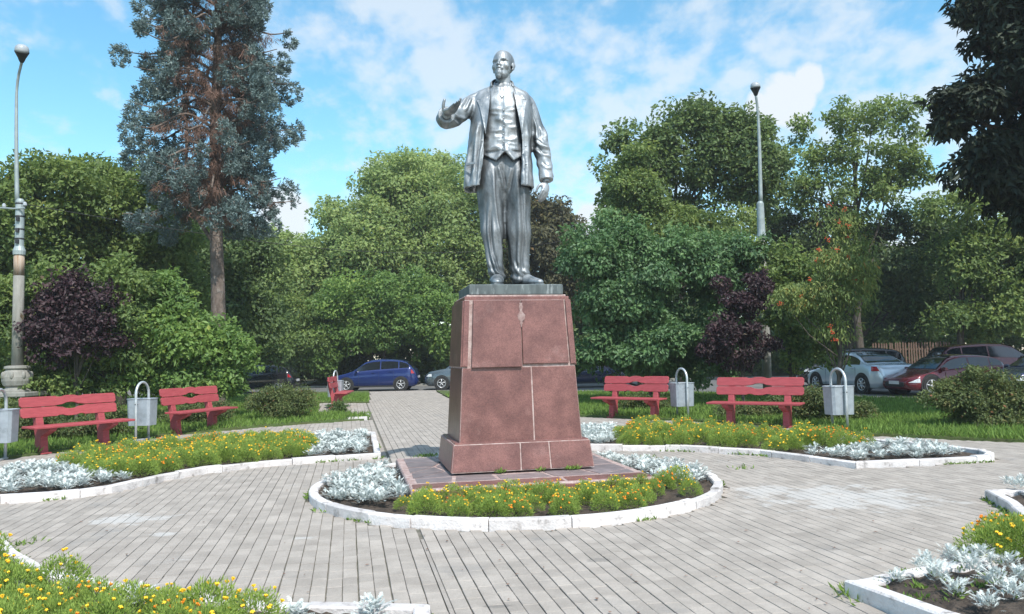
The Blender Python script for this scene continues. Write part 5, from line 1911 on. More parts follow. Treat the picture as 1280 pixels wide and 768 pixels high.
tree_px('roadside_shrub', 'shadowy green roadside shrub left of the blue hatchback', 'shrub', 345, 46.8, [(350, 440, 40, 40), (310, 430, 40, 50), (375, 420, 34, 50), (270, 430, 40, 55)], 'maple', 20000, .7, .2, .14, trunk_py=430, seed=25, r0=.1, zmin=.25)
tree_px('chestnut_tree', 'rusty brown chestnut right behind the statue legs', 'tree', 680, 51, [(690, 290, 38, 40), (660, 330, 40, 60), (700, 330, 34, 60), (672, 268, 26, 22), (690, 390, 45, 50)], 'chest', 24000, .85, .28, .17, trunk_py=300, seed=26, r0=.25, droop=.6)
tree_px('leafy_tree', 'green tree partly hidden between the statue and the chestnut', 'tree', 630, 55, [(620, 330, 50, 70), (640, 400, 60, 60), (600, 370, 50, 60)], 'far', 16000, .95, .27, .18, trunk_py=330, seed=27, r0=.2)

# --- right group
tree_px('lime_tree', 'tall dark green tree behind the right lamp post', 'tree', 850, 36, [(850, 205, 68, 58), (810, 250, 62, 55), (900, 210, 55, 55), (870, 160, 40, 30), (800, 190, 38, 36), (925, 170, 34, 30), (945, 230, 40, 60), (780, 280, 40, 40)], 'deep', 34000, .72, .22, .15,
        trunk_py=220, seed=31, r0=.25, lump=.35)
tree_px('yellow_green_tree', 'yellowish green tree leaning out at the left of the tall dark tree', 'tree', 800, 33.5, [(790, 250, 40, 42), (830, 290, 55, 40), (770, 290, 34, 30), (900, 300, 48, 40), (800, 210, 22, 26)], 'maple', 18000, .6, .17, .12, trunk_py=260, seed=32, r0=.15)
tree_px('large_shrub', 'huge rounded cool-green shrub behind the right benches', 'shrub', 810, 25.3, [(790, 370, 78, 80), (750, 350, 45, 62), (850, 340, 70, 66), (820, 430, 85, 50), (740, 420, 34, 50), (905, 350, 45, 60), (770, 310, 36, 26), (780, 462, 80, 30), (865, 460, 60, 32)], 'blue', 62000, .40, .145, .095,
        trunk_py=400, seed=33, r0=.08, droop=.45, zmin=.5, nb=16)
tree_px('purple_shrub', 'purple-brown leaved shrub behind the bench between the right bins', 'shrub', 925, 22.6, [(925, 400, 28, 40), (935, 440, 34, 30), (905, 435, 24, 34), (950, 365, 18, 30)], 'purple', 7500, .26, .12, .08, trunk_py=420, seed=34, r0=.05, zmin=.5, nb=12, lump=.4)
tree_px('green_shrub', 'mid green shrub between the purple-brown one and the young rowan', 'shrub', 985, 24.5, [(985, 400, 34, 50), (1010, 440, 34, 36), (970, 350, 34, 40), (1000, 350, 30, 36)], 'maple', 15000, .4, .13, .09, trunk_py=410, seed=35, r0=.06, zmin=.6)
tree_px('ash_tree', 'tall airy tree with sky showing through, right of the lamp', 'tree', 1075, 40, [(1060, 155, 40, 30), (1115, 150, 34, 30), (1080, 205, 52, 34), (1025, 200, 30, 34), (1000, 250, 26, 34), (1120, 225, 40, 36), (1000, 170, 12, 24), (1145, 180, 20, 26), (1060, 255, 50, 34)], 'maple', 12500, .55, .22, .14,
        trunk_py=150, seed=36, r0=.22, lump=.5, per=75)
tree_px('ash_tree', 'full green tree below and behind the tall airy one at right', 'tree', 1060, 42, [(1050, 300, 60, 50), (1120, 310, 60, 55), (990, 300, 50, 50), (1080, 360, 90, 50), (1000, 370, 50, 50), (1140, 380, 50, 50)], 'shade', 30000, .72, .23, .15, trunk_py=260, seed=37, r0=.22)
tree_px('maple_tree', 'sunlit green tree spreading over the parked red cars', 'tree', 1200, 37.5, [(1195, 265, 44, 34), (1235, 330, 50, 50), (1195, 330, 34, 40), (1255, 390, 60, 34), (1215, 405, 50, 22), (1290, 330, 60, 70)], 'maple', 32000, .72, .2, .14,
        trunk_py=330, seed=38, r0=.22, zmin=1.6)
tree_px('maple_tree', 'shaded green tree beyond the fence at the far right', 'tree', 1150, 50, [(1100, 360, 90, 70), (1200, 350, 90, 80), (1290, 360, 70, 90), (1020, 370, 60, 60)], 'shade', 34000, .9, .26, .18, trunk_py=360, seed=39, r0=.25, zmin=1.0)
# the near chestnut whose boughs hang into the upper right corner
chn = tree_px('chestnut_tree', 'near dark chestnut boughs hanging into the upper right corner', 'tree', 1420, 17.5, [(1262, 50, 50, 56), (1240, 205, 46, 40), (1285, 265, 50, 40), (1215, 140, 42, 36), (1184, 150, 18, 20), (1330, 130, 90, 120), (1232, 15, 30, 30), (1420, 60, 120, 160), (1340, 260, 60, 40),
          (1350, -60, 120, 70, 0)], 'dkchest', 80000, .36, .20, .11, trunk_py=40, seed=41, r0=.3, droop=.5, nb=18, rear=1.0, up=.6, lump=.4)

# the rest of that tree's wide crown, beyond the picture edge, shades the cars
cb_ = [(b[0] - chn.location.x, b[1] - chn.location.y, b[2], b[3], b[4], b[5]) for b in pxb(17.5, [(1330, 10, 95, 50, 5), (1400, -15, 100, 60, 6.5), (1400, 60, 90, 50, 4), (1500, 40, 110, 60, 4.5), (1600, 20, 110, 60, 5), (1480, -60, 120, 60, 7),
       (1700, 40, 110, 60, 4), (1560, -50, 110, 50, 7), (1420, -60, 160, 60, -1), (1500, 100, 130, 150, -3)])]
build_foliage('crown', GREEN['dkchest'], np.random.RandomState(44), cb_, 52000, .5, .32, .2, parent=chn, seed=9.0, rear=1.0)

# --- a farther wood closing the gaps
far_specs = [(140, 60, 'deep', 'dark far tree filling the gap between the two left maples'), (430, 75, 'deep', 'dark far tree low behind the pale trees left of the statue'), (1120, 66, 'deep', 'dark far tree behind the picket fence'), (-40, 66, 'deep', 'dark far tree behind the maples at the left edge'), (230, 62, 'deep', 'dark far tree filling the gap under the spruce'), (340, 72, 'far', 'far pale tree at the left of the road gap'),
             (700, 70, 'far', 'far pale tree behind the chestnut'), (760, 58, 'deep', 'dark far tree between the chestnut and the huge shrub'), (960, 60, 'deep', 'dark far tree behind the right lamp post'),
             (1340, 62, 'deep', 'dark far tree beyond the right edge of the picture')]
for i, (px_, Y_, mm, lab) in enumerate(far_specs):
    tp_ = {700: 330, 760: 330, 340: 340, 960: 320, 430: 300, 1120: 340}.get(px_, 270)
    tree_px('far_tree', lab, 'tree', px_, Y_, [(px_, tp_ + 30, 60, 38), (px_ - 30, tp_ + 80, 60, 60), (px_ + 35, tp_ + 80, 60, 60), (px_, tp_ + 130, 85, 40)], mm, 13000, 1.2, .4, .28, trunk_py=tp_ + 40, seed=60 + i, r0=.25, zmin=.3)
# dark undergrowth beyond the road
rs_ = np.random.RandomState(77)
ub = [(x_, 50.5 + rs_.uniform(-1, 1.5), rs_.uniform(.8, 1.8), rs_.uniform(1.6, 2.6), 1.4, rs_.uniform(1.2, 2.4)) for x_ in np.arange(-34, 34, 1.5)]
o, _, _ = build_foliage('undergrowth', GREEN['deep'], rs_, ub, 60000, .7, .30, .21, zmin=.06)
tag(o, 'dark tangled undergrowth along the far side of the road', 'undergrowth', kind='stuff')

ub = [(x_, 64 + rs_.uniform(-3, 5), rs_.uniform(2.0, 5.0), rs_.uniform(3.0, 4.6), 2.2, rs_.uniform(2.6, 4.2)) for x_ in np.arange(-50, 50, 3.0)]
o, _, _ = build_foliage('distant_wood', GREEN['deep'], rs_, ub, 50000, 1.2, .55, .40, zmin=.06)
tag(o, 'dark distant wood closing the view behind the roadside trees', 'wood', kind='stuff')

# --- blue spruce
def spruce():
    rs = np.random.RandomState(5)
    Y = 25.5; X = atY(270, 300, Y).x
    t = thing('blue_spruce', (X, Y, 0), 'tall blue spruce with a bare lower trunk and brown dead inner twigs', 'tree')
    zt = 16.5; zc0 = atY(272, 282, Y).z
    tp_ = [(0, 0, -.1), (.03, 0, 1.5), (.08, 0, 3.2), (.0, 0, 6), (-.02, 0, 9), (.05, 0, 12), (0, 0, zt)]
    q = cr(tp_, 4); rad = np.interp([v[2] for v in q], [-.1, .6, 4, 10, zt], [.34, .26, .215, .17, .03])
    MB().tube([Vector(v) for v in q], list(rad), 12).obj('trunk', M['bark_spruce'], t, smooth=True)
    # a second thinner stem seen inside the crown to the left
    br = MB()
    q2 = [(-.1, .1, 5.4), (-.9, .1, 6.8), (-1.0, .1, 8.5), (-.9, 0, 11), (-.7, 0, 14)]
    br.tube([Vector(v) for v in cr(q2, 4)], list(np.linspace(.07, .03, 17)), 8)
    NP, ND, NN, NT = [], [], [], []
    DP, DD, DN, DT = [], [], [], []

    def tuft(p, d, r, k, dead=False):
        """a short twig end bristling with needle sprays"""
        v = rand_dir(rs, k) * .8 + np.array(d) * .65 + np.array([0, 0, .15 if not dead else -.55])
        pos = np.array(p) + rand_dir(rs, k) * r * rs.uniform(.15, .85, (k, 1))
        (DP if dead else NP).append(pos); (DD if dead else ND).append(v); (DN if dead else NN).append(rand_dir(rs, k) + np.array([0, 0, .8]))
        ct = rs.uniform(.25, .75); (DT if dead else NT).append(np.clip(ct + rs.uniform(-.25, .25, k), 0, .95))
    # boughs: denser low-left, open in the middle where the sky shows
    nb = 108
    for i in range(nb):
        f = (i + rs.rand()) / nb
        z = zc0 + .2 + f * (zt - zc0 - 1.0)
        az = i * 2.399963 + rs.uniform(-.3, .3)
        py_ = 445 - (z - HCAM) / Y * F
        rmax = np.interp(py_, [-160, -60, 0, 60, 100, 190, 240, 285], [.9, 2.0, 2.35, 2.6, 2.8, 2.55, 2.8, 2.2])
        dx, dy = math.cos(az), math.sin(az)
        ln = rmax * rs.uniform(.62, 1.05) * (1.10 if dx < 0 else .97)
        bz = rs.uniform(-.05, .25)
        p0 = Vector((0, 0, z)); rise = rs.uniform(-.45, -.1)
        pts = [p0, p0 + Vector((dx * ln * .35, dy * ln * .35, .10 * ln + bz * .3)), p0 + Vector((dx * ln * .7, dy * ln * .7, rise * ln * .35 + bz)), p0 + Vector((dx * ln, dy * ln, rise * ln * .5 + bz + .12))]
        qq = cr([tuple(v) for v in pts], 5)
        br.tube([Vector(v) for v in qq], list(np.linspace(.055, .012, len(qq))), 5)
        side = abs(dx)
        # rounded drooping pads of needles on the outer half
        for tj in (.45, .68, .93):
            if rs.rand() < .14: continue
            cpad = Vector(qq[min(len(qq) - 1, int(tj * len(qq)))]) + Vector((-dy, dx, 0)) * rs.uniform(-.45, .45)
            if abs(cpad.x + .1) < .75 and cpad.y < .3 and py_ > 60 and rs.rand() < .75: continue
            rp_ = rs.uniform(.22, .40)
            for s_ in range(int(40 * rp_ / .35)):
                g_ = rs.normal(size=3); g_ /= max(1, np.linalg.norm(g_) / 1.15)
                c = cpad + Vector((g_[0] * rp_ * .8, g_[1] * rp_ * .8, g_[2] * rp_ * .95 - .25 - .3 * abs(g_[0] * rp_)))
                tuft(c, Vector((dx, dy, .1)), .12, 15)
        # dead brown twigs hang from the inner part
        if rs.rand() < .92 and py_ > -20:
            for j in range(2, 11):
                tj = j / (len(qq) - 1)
                for s_ in range(3):
                    c = Vector(qq[j]) + Vector((-dy, dx, 0)) * rs.uniform(-.35, .35) + Vector((0, 0, -rs.uniform(.0, .35)))
                    if rs.rand() < .62: tuft(c, Vector((dx * .3, dy * .3, -.6)), .17, 20, True)
    br.obj('limb', M['bark_spruce'], t, smooth=True)
    for nm, m_, A, B_, C_, T_, L_, W_l in (('crown', GREEN['needle'], NP, ND, NN, NT, .115, .042), ('dead_twigs', GREEN['dead'], DP, DD, DN, DT, .21, .017)):
        A = np.concatenate(A); B_ = np.concatenate(B_); C_ = np.concatenate(C_); T_ = np.concatenate(T_); n = len(A)
        me = leaves_mesh(nm, m_, A, B_, C_, L_ * rs.uniform(.7, 1.3, n), W_l * rs.uniform(.7, 1.3, n), T_, .3)
        new_obj(nm, me, t)
        print(nm, n)


spruce()

# --- low bushes
def bush(label, fx, Y, items, leafm, n, seed, cl=.2, L_=.06, W_l=.032, r0=.018, **kw):
    kw.setdefault('sub', 5)
    return tree_px('spirea_bush', label, 'bush', fx, Y, items, leafm, n, cl, L_, W_l, trunk_py=items[0][1], seed=seed, r0=r0, zmin=.04, nb=20, per=40, lump=.35, rear=.6, **kw)


bush('rounded spirea bush on the left lawn before the end-on bench', 356, 21.6, [(356, 505, 40, 20), (338, 500, 26, 17), (376, 500, 28, 18), (358, 492, 26, 12)], 'spir', 13000, 81)
bush('small weedy bush at the foot of the end-on bench', 421, 23.6, [(421, 512, 12, 11), (428, 518, 9, 8)], 'deep', 2200, 82, cl=.15, L_=.09)
bush('low reddish spirea bush behind the far left bench, left part', 35, 16.9, [(40, 530, 40, 22), (10, 525, 30, 24), (70, 535, 30, 16)], 'spir', 10000, 83, cl=.16)
bush('low green spirea bush under the far left bench beside the bin', 120, 17.3, [(125, 535, 30, 22), (95, 540, 26, 16), (150, 528, 18, 20)], 'spir', 9000, 84, cl=.16)
bush('straggly spirea bush behind the bench under the spruce', 250, 20.4, [(250, 518, 28, 16), (225, 522, 22, 12), (280, 512, 18, 12)], 'spir', 7000, 85, cl=.16)
bush('low spirea bush behind the bench nearest the pedestal', 805, 22.2, [(800, 505, 26, 14), (830, 508, 18, 12), (775, 510, 14, 9)], 'spir', 6000, 86, cl=.16)
bush('leafy bush under and behind the bench between the right bins', 950, 18.9, [(950, 514, 32, 15), (920, 516, 24, 12), (985, 510, 16, 16)], 'spir', 8000, 87, cl=.16)
bush('green spirea bush behind the nearest right bin', 1020, 17.4, [(1018, 505, 22, 26), (1035, 515, 18, 18), (1000, 512, 14, 20), (1075, 515, 18, 15)], 'spir', 9000, 88, cl=.16)
bush('large yellow-green spirea bush on the lawn at the right edge', 1215, 15.6, [(1210, 500, 38, 28), (1248, 508, 46, 30), (1222, 474, 28, 14), (1182, 494, 26, 18), (1278, 505, 30, 34), (1235, 530, 48, 16)], 'spir', 30000, 89, cl=.18, L_=.075, W_l=.035)

# --- the young rowan
rw = tree_px('rowan_tree', 'young rowan with orange berry clusters beside the nearest right bin', 'tree', 1046, 20.6, [(1045, 330, 42, 36), (1030, 375, 36, 34), (1065, 370, 34, 36), (1040, 285, 26, 30), (985, 372, 26, 22), (1050, 415, 24, 18), (1075, 330, 22, 30)], 'rowan', 8500, .26, .12, .042,
             trunk_py=300, seed=91, r0=.06, lump=.5, droop=.7, nb=18, zmin=1.4, per=40)
by = MB(); rs_ = np.random.RandomState(3)
rx0 = (1046 - 640) / F * 20.6
for (px_, py_) in [(1037, 256), (1048, 277), (1060, 282), (1022, 312), (1046, 312), (1060, 296), (1035, 325), (1021, 325), (1060, 320), (1035, 300), (1038, 408), (1040, 416), (1044, 425), (1000, 372), (985, 365), (1070, 350), (1055, 262), (1012, 350), (975, 380)]:
    c = atY(px_, py_, 20.6 - rs_.uniform(.3, .8)); c = Vector((c.x - rx0, c.y - 20.6, c.z))
    for k in range(12):
        by.ball(c + Vector(rs_.normal(size=3) * .034), .0135, 5, 4)
by.obj('berries', M['berry'], rw, fix=False)['kind'] = 'stuff'

# =================================================================== GRASS AND WEEDS
def blades(name, pts, h, w, rs, parent=None, lean=.5, m='grass'):
    n = len(pts)
    d = np.stack([rs.normal(0, lean, n), rs.normal(0, lean, n), np.ones(n)], 1)
    nn = np.stack([rs.normal(size=n), rs.normal(size=n), np.full(n, .3)], 1)
    hh = h * rs.uniform(.45, 1.25, n)
    me = leaves_mesh(name, GREEN[m], pts, d, nn, hh, np.full(n, w) * rs.uniform(.6, 1.4, n), np.clip(rs.uniform(0, .9, n) + 0, 0, .9), .15)
    return new_obj(name, me, parent)


def scatter(poly, n, rs, box, power=1.0):
    x0, x1, y0, y1 = box
    X = rs.uniform(x0, x1, n * 3); U = rs.rand(n * 3) ** power; Y = y0 + (y1 - y0) * U
    ok = np_inpoly(X, Y, poly) & (np.abs(X) < Y * .68 + .5)
    X, Y = X[ok][:n], Y[ok][:n]
    return np.stack([X, Y, np.full(len(X), .03)], 1)


rs_ = np.random.RandomState(8)
g1 = scatter(lawn_l, 60000, rs_, (-20, -3, 11, 36), 1.6); g2 = scatter(lawn_r, 75000, rs_, (-3, 20, 13, 33), 1.5)
o = blades('lawn_grass', g1, .15, .022, rs_); tag(o, 'uncut grass of the left lawn behind the benches', 'grass', kind='stuff')
o = blades('lawn_grass', g2, .15, .022, rs_); tag(o, 'uncut grass of the right lawn behind the benches', 'grass', kind='stuff')
# weeds in tufts where the kerbs meet the paving
wp = []
for poly in BEDS:
    L__ = orient(poly); n = len(L__)
    for i in range(n):
        a, b = Vector(L__[i]), Vector(L__[(i + 1) % n])
        k = int((b - a).length / .05)
        for j in range(k):
            p = a.lerp(b, (j + rs_.rand()) / max(1, k))
            if noise.noise(Vector((p.x * 1.3, p.y * 1.3, 4.2))) > .16:
                nrm2 = Vector(((b - a).y, -(b - a).x)).normalized()
                for q_ in range(rs_.randint(2, 9)):
                    pp = p + nrm2 * (abs(rs_.normal()) * .022 + .004)
                    wp.append((pp.x, pp.y, 0.0))
wp = np.array(wp)
o = blades('kerb_weeds', wp, .055, .016, rs_, lean=.9); tag(o, 'small weeds growing in the joint along the white kerbs', 'weeds', kind='stuff')
# a few weeds in paving joints and on the plinth ledge
wp = []
for (px_, py_, k, z_) in [(1068, 742, 60, 0), (1075, 748, 40, 0), (930, 586, 30, 0), (812, 572, 26, 0), (530, 571, 60, .0), (545, 570, 40, 0), (412, 632, 34, 0), (30, 680, 34, 0), (405, 640, 20, 0)]:
    c = at(px_, py_)
    for j in range(k): wp.append((c.x + rs_.normal() * .07, c.y + rs_.normal() * .06, z_))
for (u, v, k) in [(.62, -.735, 34), (.55, -.74, 16), (-.30, -.74, 30), (.2, -.74, 14), (.64, -.735, 10)]:
    c = loc(QC, u, v, 0)
    for j in range(k): wp.append((c.x + rs_.normal() * .03, c.y + rs_.normal() * .01, ZP))
o = blades('joint_weeds', np.array(wp), .065, .016, rs_, lean=.8); tag(o, 'stray weeds sprouting from paving joints and at the pedestal foot', 'weeds', kind='stuff')
# fallen leaves and grit
fl_ = []
pv = np.stack([rs_.uniform(-9, 9, 500), 5 + 14 * rs_.rand(500) ** 1.4, np.full(500, .012)], 1)
ok = np.ones(500, bool)
for b in BEDS: ok &= ~np_inpoly(pv[:, 0], pv[:, 1], b)
pv = pv[ok]; n = len(pv)
me = leaves_mesh('fallen_leaves', GREEN['dead'], pv, np.stack([rs_.normal(size=n), rs_.normal(size=n), np.zeros(n)], 1), np.tile([0, 0, 1.], (n, 1)), rs_.uniform(.015, .05, n), rs_.uniform(.01, .03, n), rs_.rand(n), .2)
o = new_obj('fallen_leaves', me); tag(o, 'scattered dry bits of leaf on the paving', 'leaf litter', kind='stuff')

# =================================================================== BEDDING PLANTS
def marigold_mesh(seed, flowers=20):
    rs = np.random.RandomState(seed)
    n = 1900
    d = rand_dir(rs, n); d[:, 2] = np.abs(d[:, 2])
    r = rs.uniform(.55, 1.0, n) ** .6
    lump = np.array([1 + .28 * noise.noise(Vector(tuple(q * 2.2 + seed))) for q in d])
    pos = d * r[:, None] * lump[:, None] * np.array([.20, .20, .25]); pos[:, 2] += .02
    me = leaves_mesh('foliage', GREEN['marig'], pos, d + rand_dir(rs, n) * .7 + np.array([0, 0, .5]), rand_dir(rs, n) + d * .5, rs.uniform(.018, .042, n), rs.uniform(.005, .011, n),
                     np.clip(.5 + rs.normal(0, .22, n), 0, .95), .3)
    fm = []
    fl = MB()
    for k in range(flowers):
        dd_ = rand_dir(rs, 1)[0]; dd_[2] = abs(dd_[2]) + .35; dd_ /= np.linalg.norm(dd_)
        lp = 1 + .28 * noise.noise(Vector(tuple(dd_ * 2.2 + seed)))
        c = Vector(tuple(dd_ * lp * np.array([.20, .20, .26]) * 1.04)) + Vector((0, 0, .035))
        nrm_ = (Vector(tuple(dd_)) + Vector((0, -.25, .8))).normalized()
        rot = nrm_.to_track_quat('Z', 'Y').to_matrix()
        R_ = rs.uniform(.010, .0175); vs = [rot @ Vector((0, 0, .006)) + c]
        m_ = 10
        for i in range(m_):
            a = 2 * math.pi * i / m_; q_ = R_ * (1 if i % 2 == 0 else .72)
            vs.append(rot @ Vector((q_ * math.cos(a), q_ * math.sin(a), .004 if i % 2 else -.002)) + c)
        vs.append(rot @ Vector((0, 0, -.02)) + c)
        fl.add(vs, [(0, 1 + i, 1 + (i + 1) % m_) for i in range(m_)] + [(m_ + 1, 1 + (i + 1) % m_, 1 + i) for i in range(m_)])
    fme = fl.mesh('blossoms', M['petal_o'] if seed % 6 == 0 else M['petal_y'], fix=False)
    return me, fme


def dusty_mesh(seed):
    """silver plant with deeply lobed felted leaves"""
    rs = np.random.RandomState(seed)
    C_, D_, N_, L_, W_l, T_ = [], [], [], [], [], []
    for k in range(78):
        az = rs.uniform(0, 2 * math.pi); el = rs.uniform(.15, 1.25)
        d = np.array([math.cos(az) * math.cos(el), math.sin(az) * math.cos(el), math.sin(el)])
        side = np.array([-math.sin(az), math.cos(az), 0]); up_ = np.cross(d, side); up_ = up_ if up_[2] > 0 else -up_
        ln = rs.uniform(.055, .105) * (1.1 - .25 * el); base = np.array([rs.uniform(-.05, .05), rs.uniform(-.05, .05), .02 + rs.uniform(0, .09)]) + d * rs.uniform(.01, .04)
        tnt = rs.uniform(.25, .85)
        C_.append(base); D_.append(d); N_.append(up_); L_.append(ln); W_l.append(ln * .155); T_.append(tnt)
        for j, t in enumerate((.35, .55, .75)):
            for s_ in (-1, 1):
                C_.append(base + d * ln * t - up_ * .002); D_.append(d * 1.0 + side * s_ * .75 - np.array([0, 0, .05])); N_.append(up_); L_.append(ln * (.36 - .07 * j)); W_l.append(ln * .10); T_.append(np.clip(tnt + rs.uniform(-.12, .12), 0, .95))
    return leaves_mesh('silver_plant', GREEN['dusty'], np.array(C_), np.array(D_), np.array(N_), np.array(L_), np.array(W_l), np.array(T_), .12)


mg = [marigold_mesh(i, [17, 9, 22, 6, 13, 11][i]) for i in range(6)]
dm = [dusty_mesh(i + 50) for i in range(6)]
rs_ = np.random.RandomState(19)


def pick_spots(poly, sp, inset, cond=None, jitter=.3, bed=None):
    xs = [p[0] for p in poly]; ys = [p[1] for p in poly]
    out = []
    y = min(ys); row = 0
    while y < max(ys):
        x = min(xs) + (row % 2) * sp * .5
        while x < max(xs):
            px_, py_ = x + rs_.uniform(-1, 1) * sp * jitter, y + rs_.uniform(-1, 1) * sp * jitter
            ok = inpoly(px_, py_, poly)
            if ok and bed is not None:
                for a in range(8):
                    if not inpoly(px_ + inset * math.cos(a * math.pi / 4), py_ + inset * math.sin(a * math.pi / 4), bed): ok = False; break
            if ok and (cond is None or cond(px_, py_)): out.append((px_, py_))
            x += sp
        y += sp * .87; row += 1
    return out


def zoner(spots):
    xs = sorted(p[0] for p in spots); ys = sorted(p[1] for p in spots)
    n = len(xs)
    if n < 12: return lambda x, y: ''
    a, b = xs[n // 3], xs[2 * n // 3]; m_ = ys[n // 2]
    return lambda x, y: ', ' + ('left third' if x < a else 'middle third' if x < b else 'right third') + (', near row' if y < m_ else ', rear row')


def put_marigolds(spots, label, group, s=(.8, 1.2), z=.06):
    zn = zoner(spots)
    for (x, y) in spots:
        k = rs_.randint(6); sc = rs_.uniform(*s)
        if abs(x) > y * .645 + .30 or y < 4.3: continue
        e = thing('marigold', (x, y, z), label + zn(x, y), 'flowering plant', group, rs_.uniform(0, 6.28), (sc, sc, sc * rs_.uniform(.85, 1.1)))
        new_obj('foliage', mg[k][0], e); new_obj('blossoms', mg[k][1], e)


def put_dusty(spots, label, group, s=(.8, 1.25), z=.06):
    zn = zoner(spots)
    for (x, y) in spots:
        if abs(x) > y * .645 + .30 or y < 4.3: continue
        o = new_obj('silver_plant', dm[rs_.randint(6)]); sc = rs_.uniform(*s)
        o.location = (x, y, z + rs_.uniform(-.01, .01)); o.rotation_euler = (rs_.uniform(-.12, .12), rs_.uniform(-.12, .12), rs_.uniform(0, 6.28)); o.scale = (sc, sc, sc)
        o.scale = (sc, sc, sc * .74)
        tag(o, label + zn(x, y), 'plant', group)


def onplat(x, y, m_=.12):
    d = Vector((x, y, 0)) - PC
    return abs(d.dot(E1)) < HW + m_ and abs(d.dot(E2)) < HW + m_


def phi(x, y): return math.degrees(math.atan2(y - CB.y, x - CB.x)) % 360


put_marigolds(pick_spots(circle_bed, .30, .22, lambda x, y: not onplat(x, y, .10) and 231 < phi(x, y) < 341 + 3, bed=circle_bed), 'small marigold in the round bed below the pedestal', 'marigolds in the round bed', (.50, .84))
put_dusty(pick_spots(circle_bed, .21, .17, lambda x, y: not onplat(x, y, .10) and 140 < phi(x, y) < 226 and rs_.rand() < .92, bed=circle_bed), 'silver felted plant in the left part of the round bed', 'silver plants at the left of the round bed', (.95, 1.25))
put_dusty(pick_spots(circle_bed, .21, .17, lambda x, y: not onplat(x, y, .10) and (phi(x, y) > 346 or phi(x, y) < 62) and rs_.rand() < .95, bed=circle_bed), 'silver felted plant in the right part of the round bed', 'silver plants at the right of the round bed', (.9, 1.2))
put_dusty(pick_spots(circle_bed, .3, .17, lambda x, y: not onplat(x, y, .10) and 62 < phi(x, y) < 140, bed=circle_bed), 'silver felted plant in the rear part of the round bed', 'silver plants at the back of the round bed')

# left rear bed: silver at its left front, marigolds in the middle, silver at its right end
lb_m = px2([(66, 589), (120, 603), (165, 606), (260, 590), (330, 583), (392, 576), (392, 562), (330, 557), (250, 563), (150, 576), (60, 586)])
put_marigolds(pick_spots(lb_m, .345, .18, bed=bed_lb), 'yellow-orange marigold in the bed before the left benches', 'marigolds in the left rear bed', (.75, 1.12))
lb_s1 = px2([(-170, 640), (0, 628), (100, 621), (160, 610), (120, 601), (66, 590), (-60, 603)])
put_dusty(pick_spots(lb_s1, .235, .2, lambda x, y: rs_.rand() < .93, bed=bed_lb), 'silver plant at the left end of the left rear bed', 'silver plants at the left end of the left rear bed', (1.0, 1.3))
lb_s2 = px2([(388, 577), (474, 572), (468, 546), (345, 552), (350, 557), (392, 560)])
put_dusty(pick_spots(lb_s2, .25, .2, lambda x, y: rs_.rand() < .93, bed=bed_lb), 'silver plant at the right end of the left rear bed', 'silver plants at the right end of the left rear bed', (.9, 1.3))

# right rear bed
rb_m = px2([(768, 562), (850, 563), (925, 567), (1000, 572), (1000, 571), (1080, 566), (1100, 560), (1040, 556), (960, 550), (880, 545), (775, 543)])
put_marigolds(pick_spots(rb_m, .36, .18, lambda x, y: rs_.rand() < .93, bed=bed_rb), 'sparse marigold in the bed before the right benches', 'marigolds in the right rear bed', (.70, 1.2))
rb_s1 = px2([(716, 563), (766, 563), (772, 541), (716, 540)])
put_dusty(pick_spots(rb_s1, .21, .18, bed=bed_rb), 'silver felted plant in the bed right behind the pedestal corner', 'silver plants at the left end of the right rear bed', (1.0, 1.4))
rb_s2 = px2([(940, 570), (1012, 577), (1070, 585), (1150, 581), (1238, 576), (1168, 566), (1100, 562), (1080, 568), (1000, 573)])
put_dusty(pick_spots(rb_s2, .24, .2, lambda x, y: rs_.rand() < .9, bed=bed_rb), 'silver plant in the pointed part of the right rear bed', 'silver plants in the right rear bed', (.8, 1.3))

# near left bed
lf_m = [(-5.6, 6.3), (-4.9, 6.6)] + px2([(0, 672), (40, 722), (130, 745), (220, 752), (345, 768)]) + [(-1.5, 4.0), (-6, 4.0)]
put_marigolds(pick_spots(lf_m, .29, .30, bed=bed_lf), 'bushy marigold in the nearest bed at lower left', 'marigolds in the near left bed', (.62, 1.08))
lf_s = px2([(352, 766), (530, 764), (540, 800), (350, 800)])
put_dusty(pick_spots(lf_s, .24, .2, bed=bed_lf), 'silver plant just inside the white kerb at the bottom edge', 'silver plants in the near left bed', (.85, 1.1))
for q_ in ((85, 758), (30, 752), (172, 764)):
    c = at(*q_); put_dusty([(c.x, c.y)], 'silver plant standing among the marigolds of the near left bed', 'silver plants among marigolds', (.8, .9))

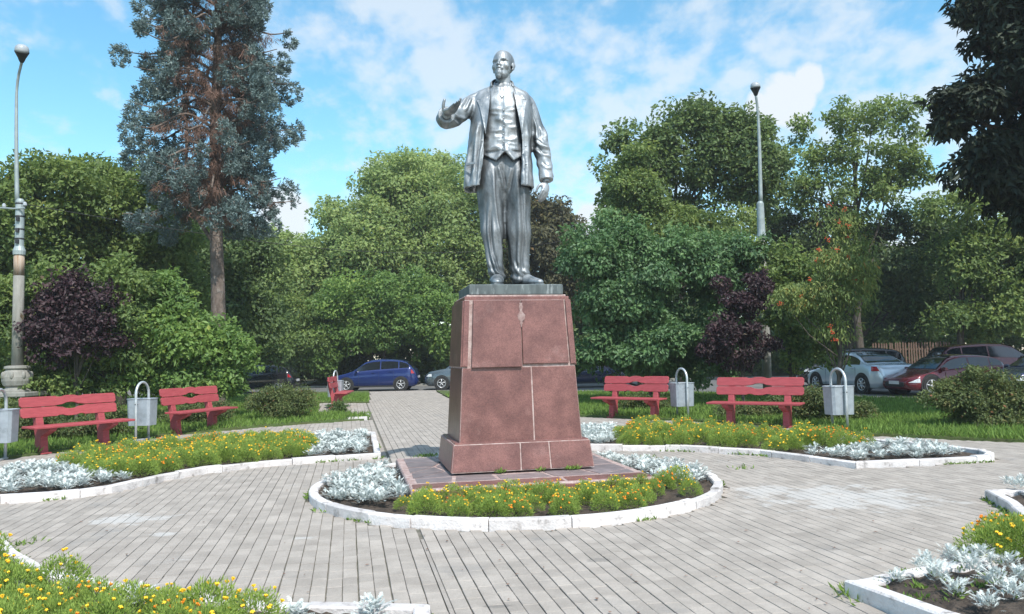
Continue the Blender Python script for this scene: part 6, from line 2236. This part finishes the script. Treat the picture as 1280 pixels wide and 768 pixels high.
# near right bed: open soil, single silver plants, one marigold clump
near_labels = ['small silver plant nearest the pointed left corner of the near right bed', 'silver plant by the white kerb in the middle of the near right bed', 'smallest silver seedling between two larger ones by the upper kerb',
    'large silver plant with open rosette in the middle of the near right bed', 'silver plant next to the kerb just left of the marigold clump', 'silver plant cut by the bottom edge, left of two others', 'silver plant on bare soil below the marigold clump',
    'large silver plant at lower right near the picture edge', 'silver plant touching the marigold clump at the right edge', 'silver plant at the right edge below the marigold clump', 'silver plant in the very bottom right corner', 'silver plant below the frame edge, barely showing its tips',
    'silver plant behind its neighbours, close to the upper kerb', 'little silver plant squeezed in beside the marigold clump', 'little silver plant between the pointed corner and the large rosette', 'a', 'b', 'c', 'd']
for i_, (px_, py_, sc) in enumerate([(1122, 744, .7), (1187, 716, .9), (1150, 725, .6), (1172, 745, 1.15), (1226, 715, .9), (1195, 762, .9), (1220, 735, 1.0), (1245, 752, 1.05), (1262, 726, .85), (1275, 745, .9), (1270, 770, 1.0), (1235, 782, .9), (1205, 722, .9), (1240, 722, .7),
                       (1160, 722, .8), (1262, 618, .9), (1275, 622, 1.0), (1278, 614, .8), (1290, 628, 1.0)]):
    c = at(px_, py_)
    o = new_obj('silver_plant', dm[rs_.randint(6)]); o.location = (c.x, c.y, .07); sc *= .82; o.rotation_euler = (0, 0, rs_.uniform(0, 6.28)); o.scale = (sc, sc, sc)
    far_ = py_ < 660
    tag(o, 'silver felted plant at the far corner of the near right bed' if far_ else near_labels[i_], 'plant', 'silver plants at the far corner of the near right bed' if far_ else 'silver plants in the near right bed')
cs = [at(1237, 706), at(1262, 703), at(1275, 696), at(1252, 694), at(1285, 708)]
put_marigolds([(c.x, c.y) for c in cs], 'marigold in the dense clump at the right edge of the near right bed', 'marigolds in the near right bed', (.85, 1.05))
sp3 = pick_spots([(4.0, 3.9), (6.6, 3.9), (7.0, 8.0), (5.4, 8.0), (4.9, 6.6)], .5, .2, bed=bed_rf)
for (x, y) in sp3:
    if x < y * .645 + .05: continue
    o = new_obj('silver_plant', dm[rs_.randint(6)]); sc = rs_.uniform(.7, 1.0); o.location = (x, y, .07); o.rotation_euler = (0, 0, rs_.uniform(0, 6.28)); o.scale = (sc, sc, sc)
    tag(o, 'silver plant of the near right bed just beyond the right picture edge', 'plant', 'silver plants beyond the right picture edge')
# weeds on the open soil
wp = []
for j in range(70):
    c = at(rs_.uniform(1090, 1280), rs_.uniform(712, 768)); k = rs_.randint(3, 9)
    if not inpoly(c.x, c.y, bed_rf): continue
    for q_ in range(k): wp.append((c.x + rs_.normal() * .02, c.y + rs_.normal() * .02, .07))
o = blades('soil_weeds', np.array(wp), .05, .014, rs_, lean=.9); tag(o, 'tiny weeds scattered over the open soil of the near right bed', 'weeds', kind='stuff')

# =================================================================== THE AIR
hz = MB().box((0, 100, 8.2), (330, 330, 18.8)).obj('haze', None)
hz['kind'] = 'stuff'
hm = bpy.data.materials.new('haze'); hm.use_nodes = True; hm.node_tree.nodes.clear()
ho = nd(hm.node_tree, 'ShaderNodeOutputMaterial'); hv = nd(hm.node_tree, 'ShaderNodeVolumePrincipled')
hv.inputs['Density'].default_value = 0.0008; hv.inputs['Color'].default_value = (0.92, 0.96, 1.0, 1); hv.inputs['Anisotropy'].default_value = 0.2
hm.node_tree.links.new(hv.outputs[0], ho.inputs['Volume']); hz.data.materials.append(hm)
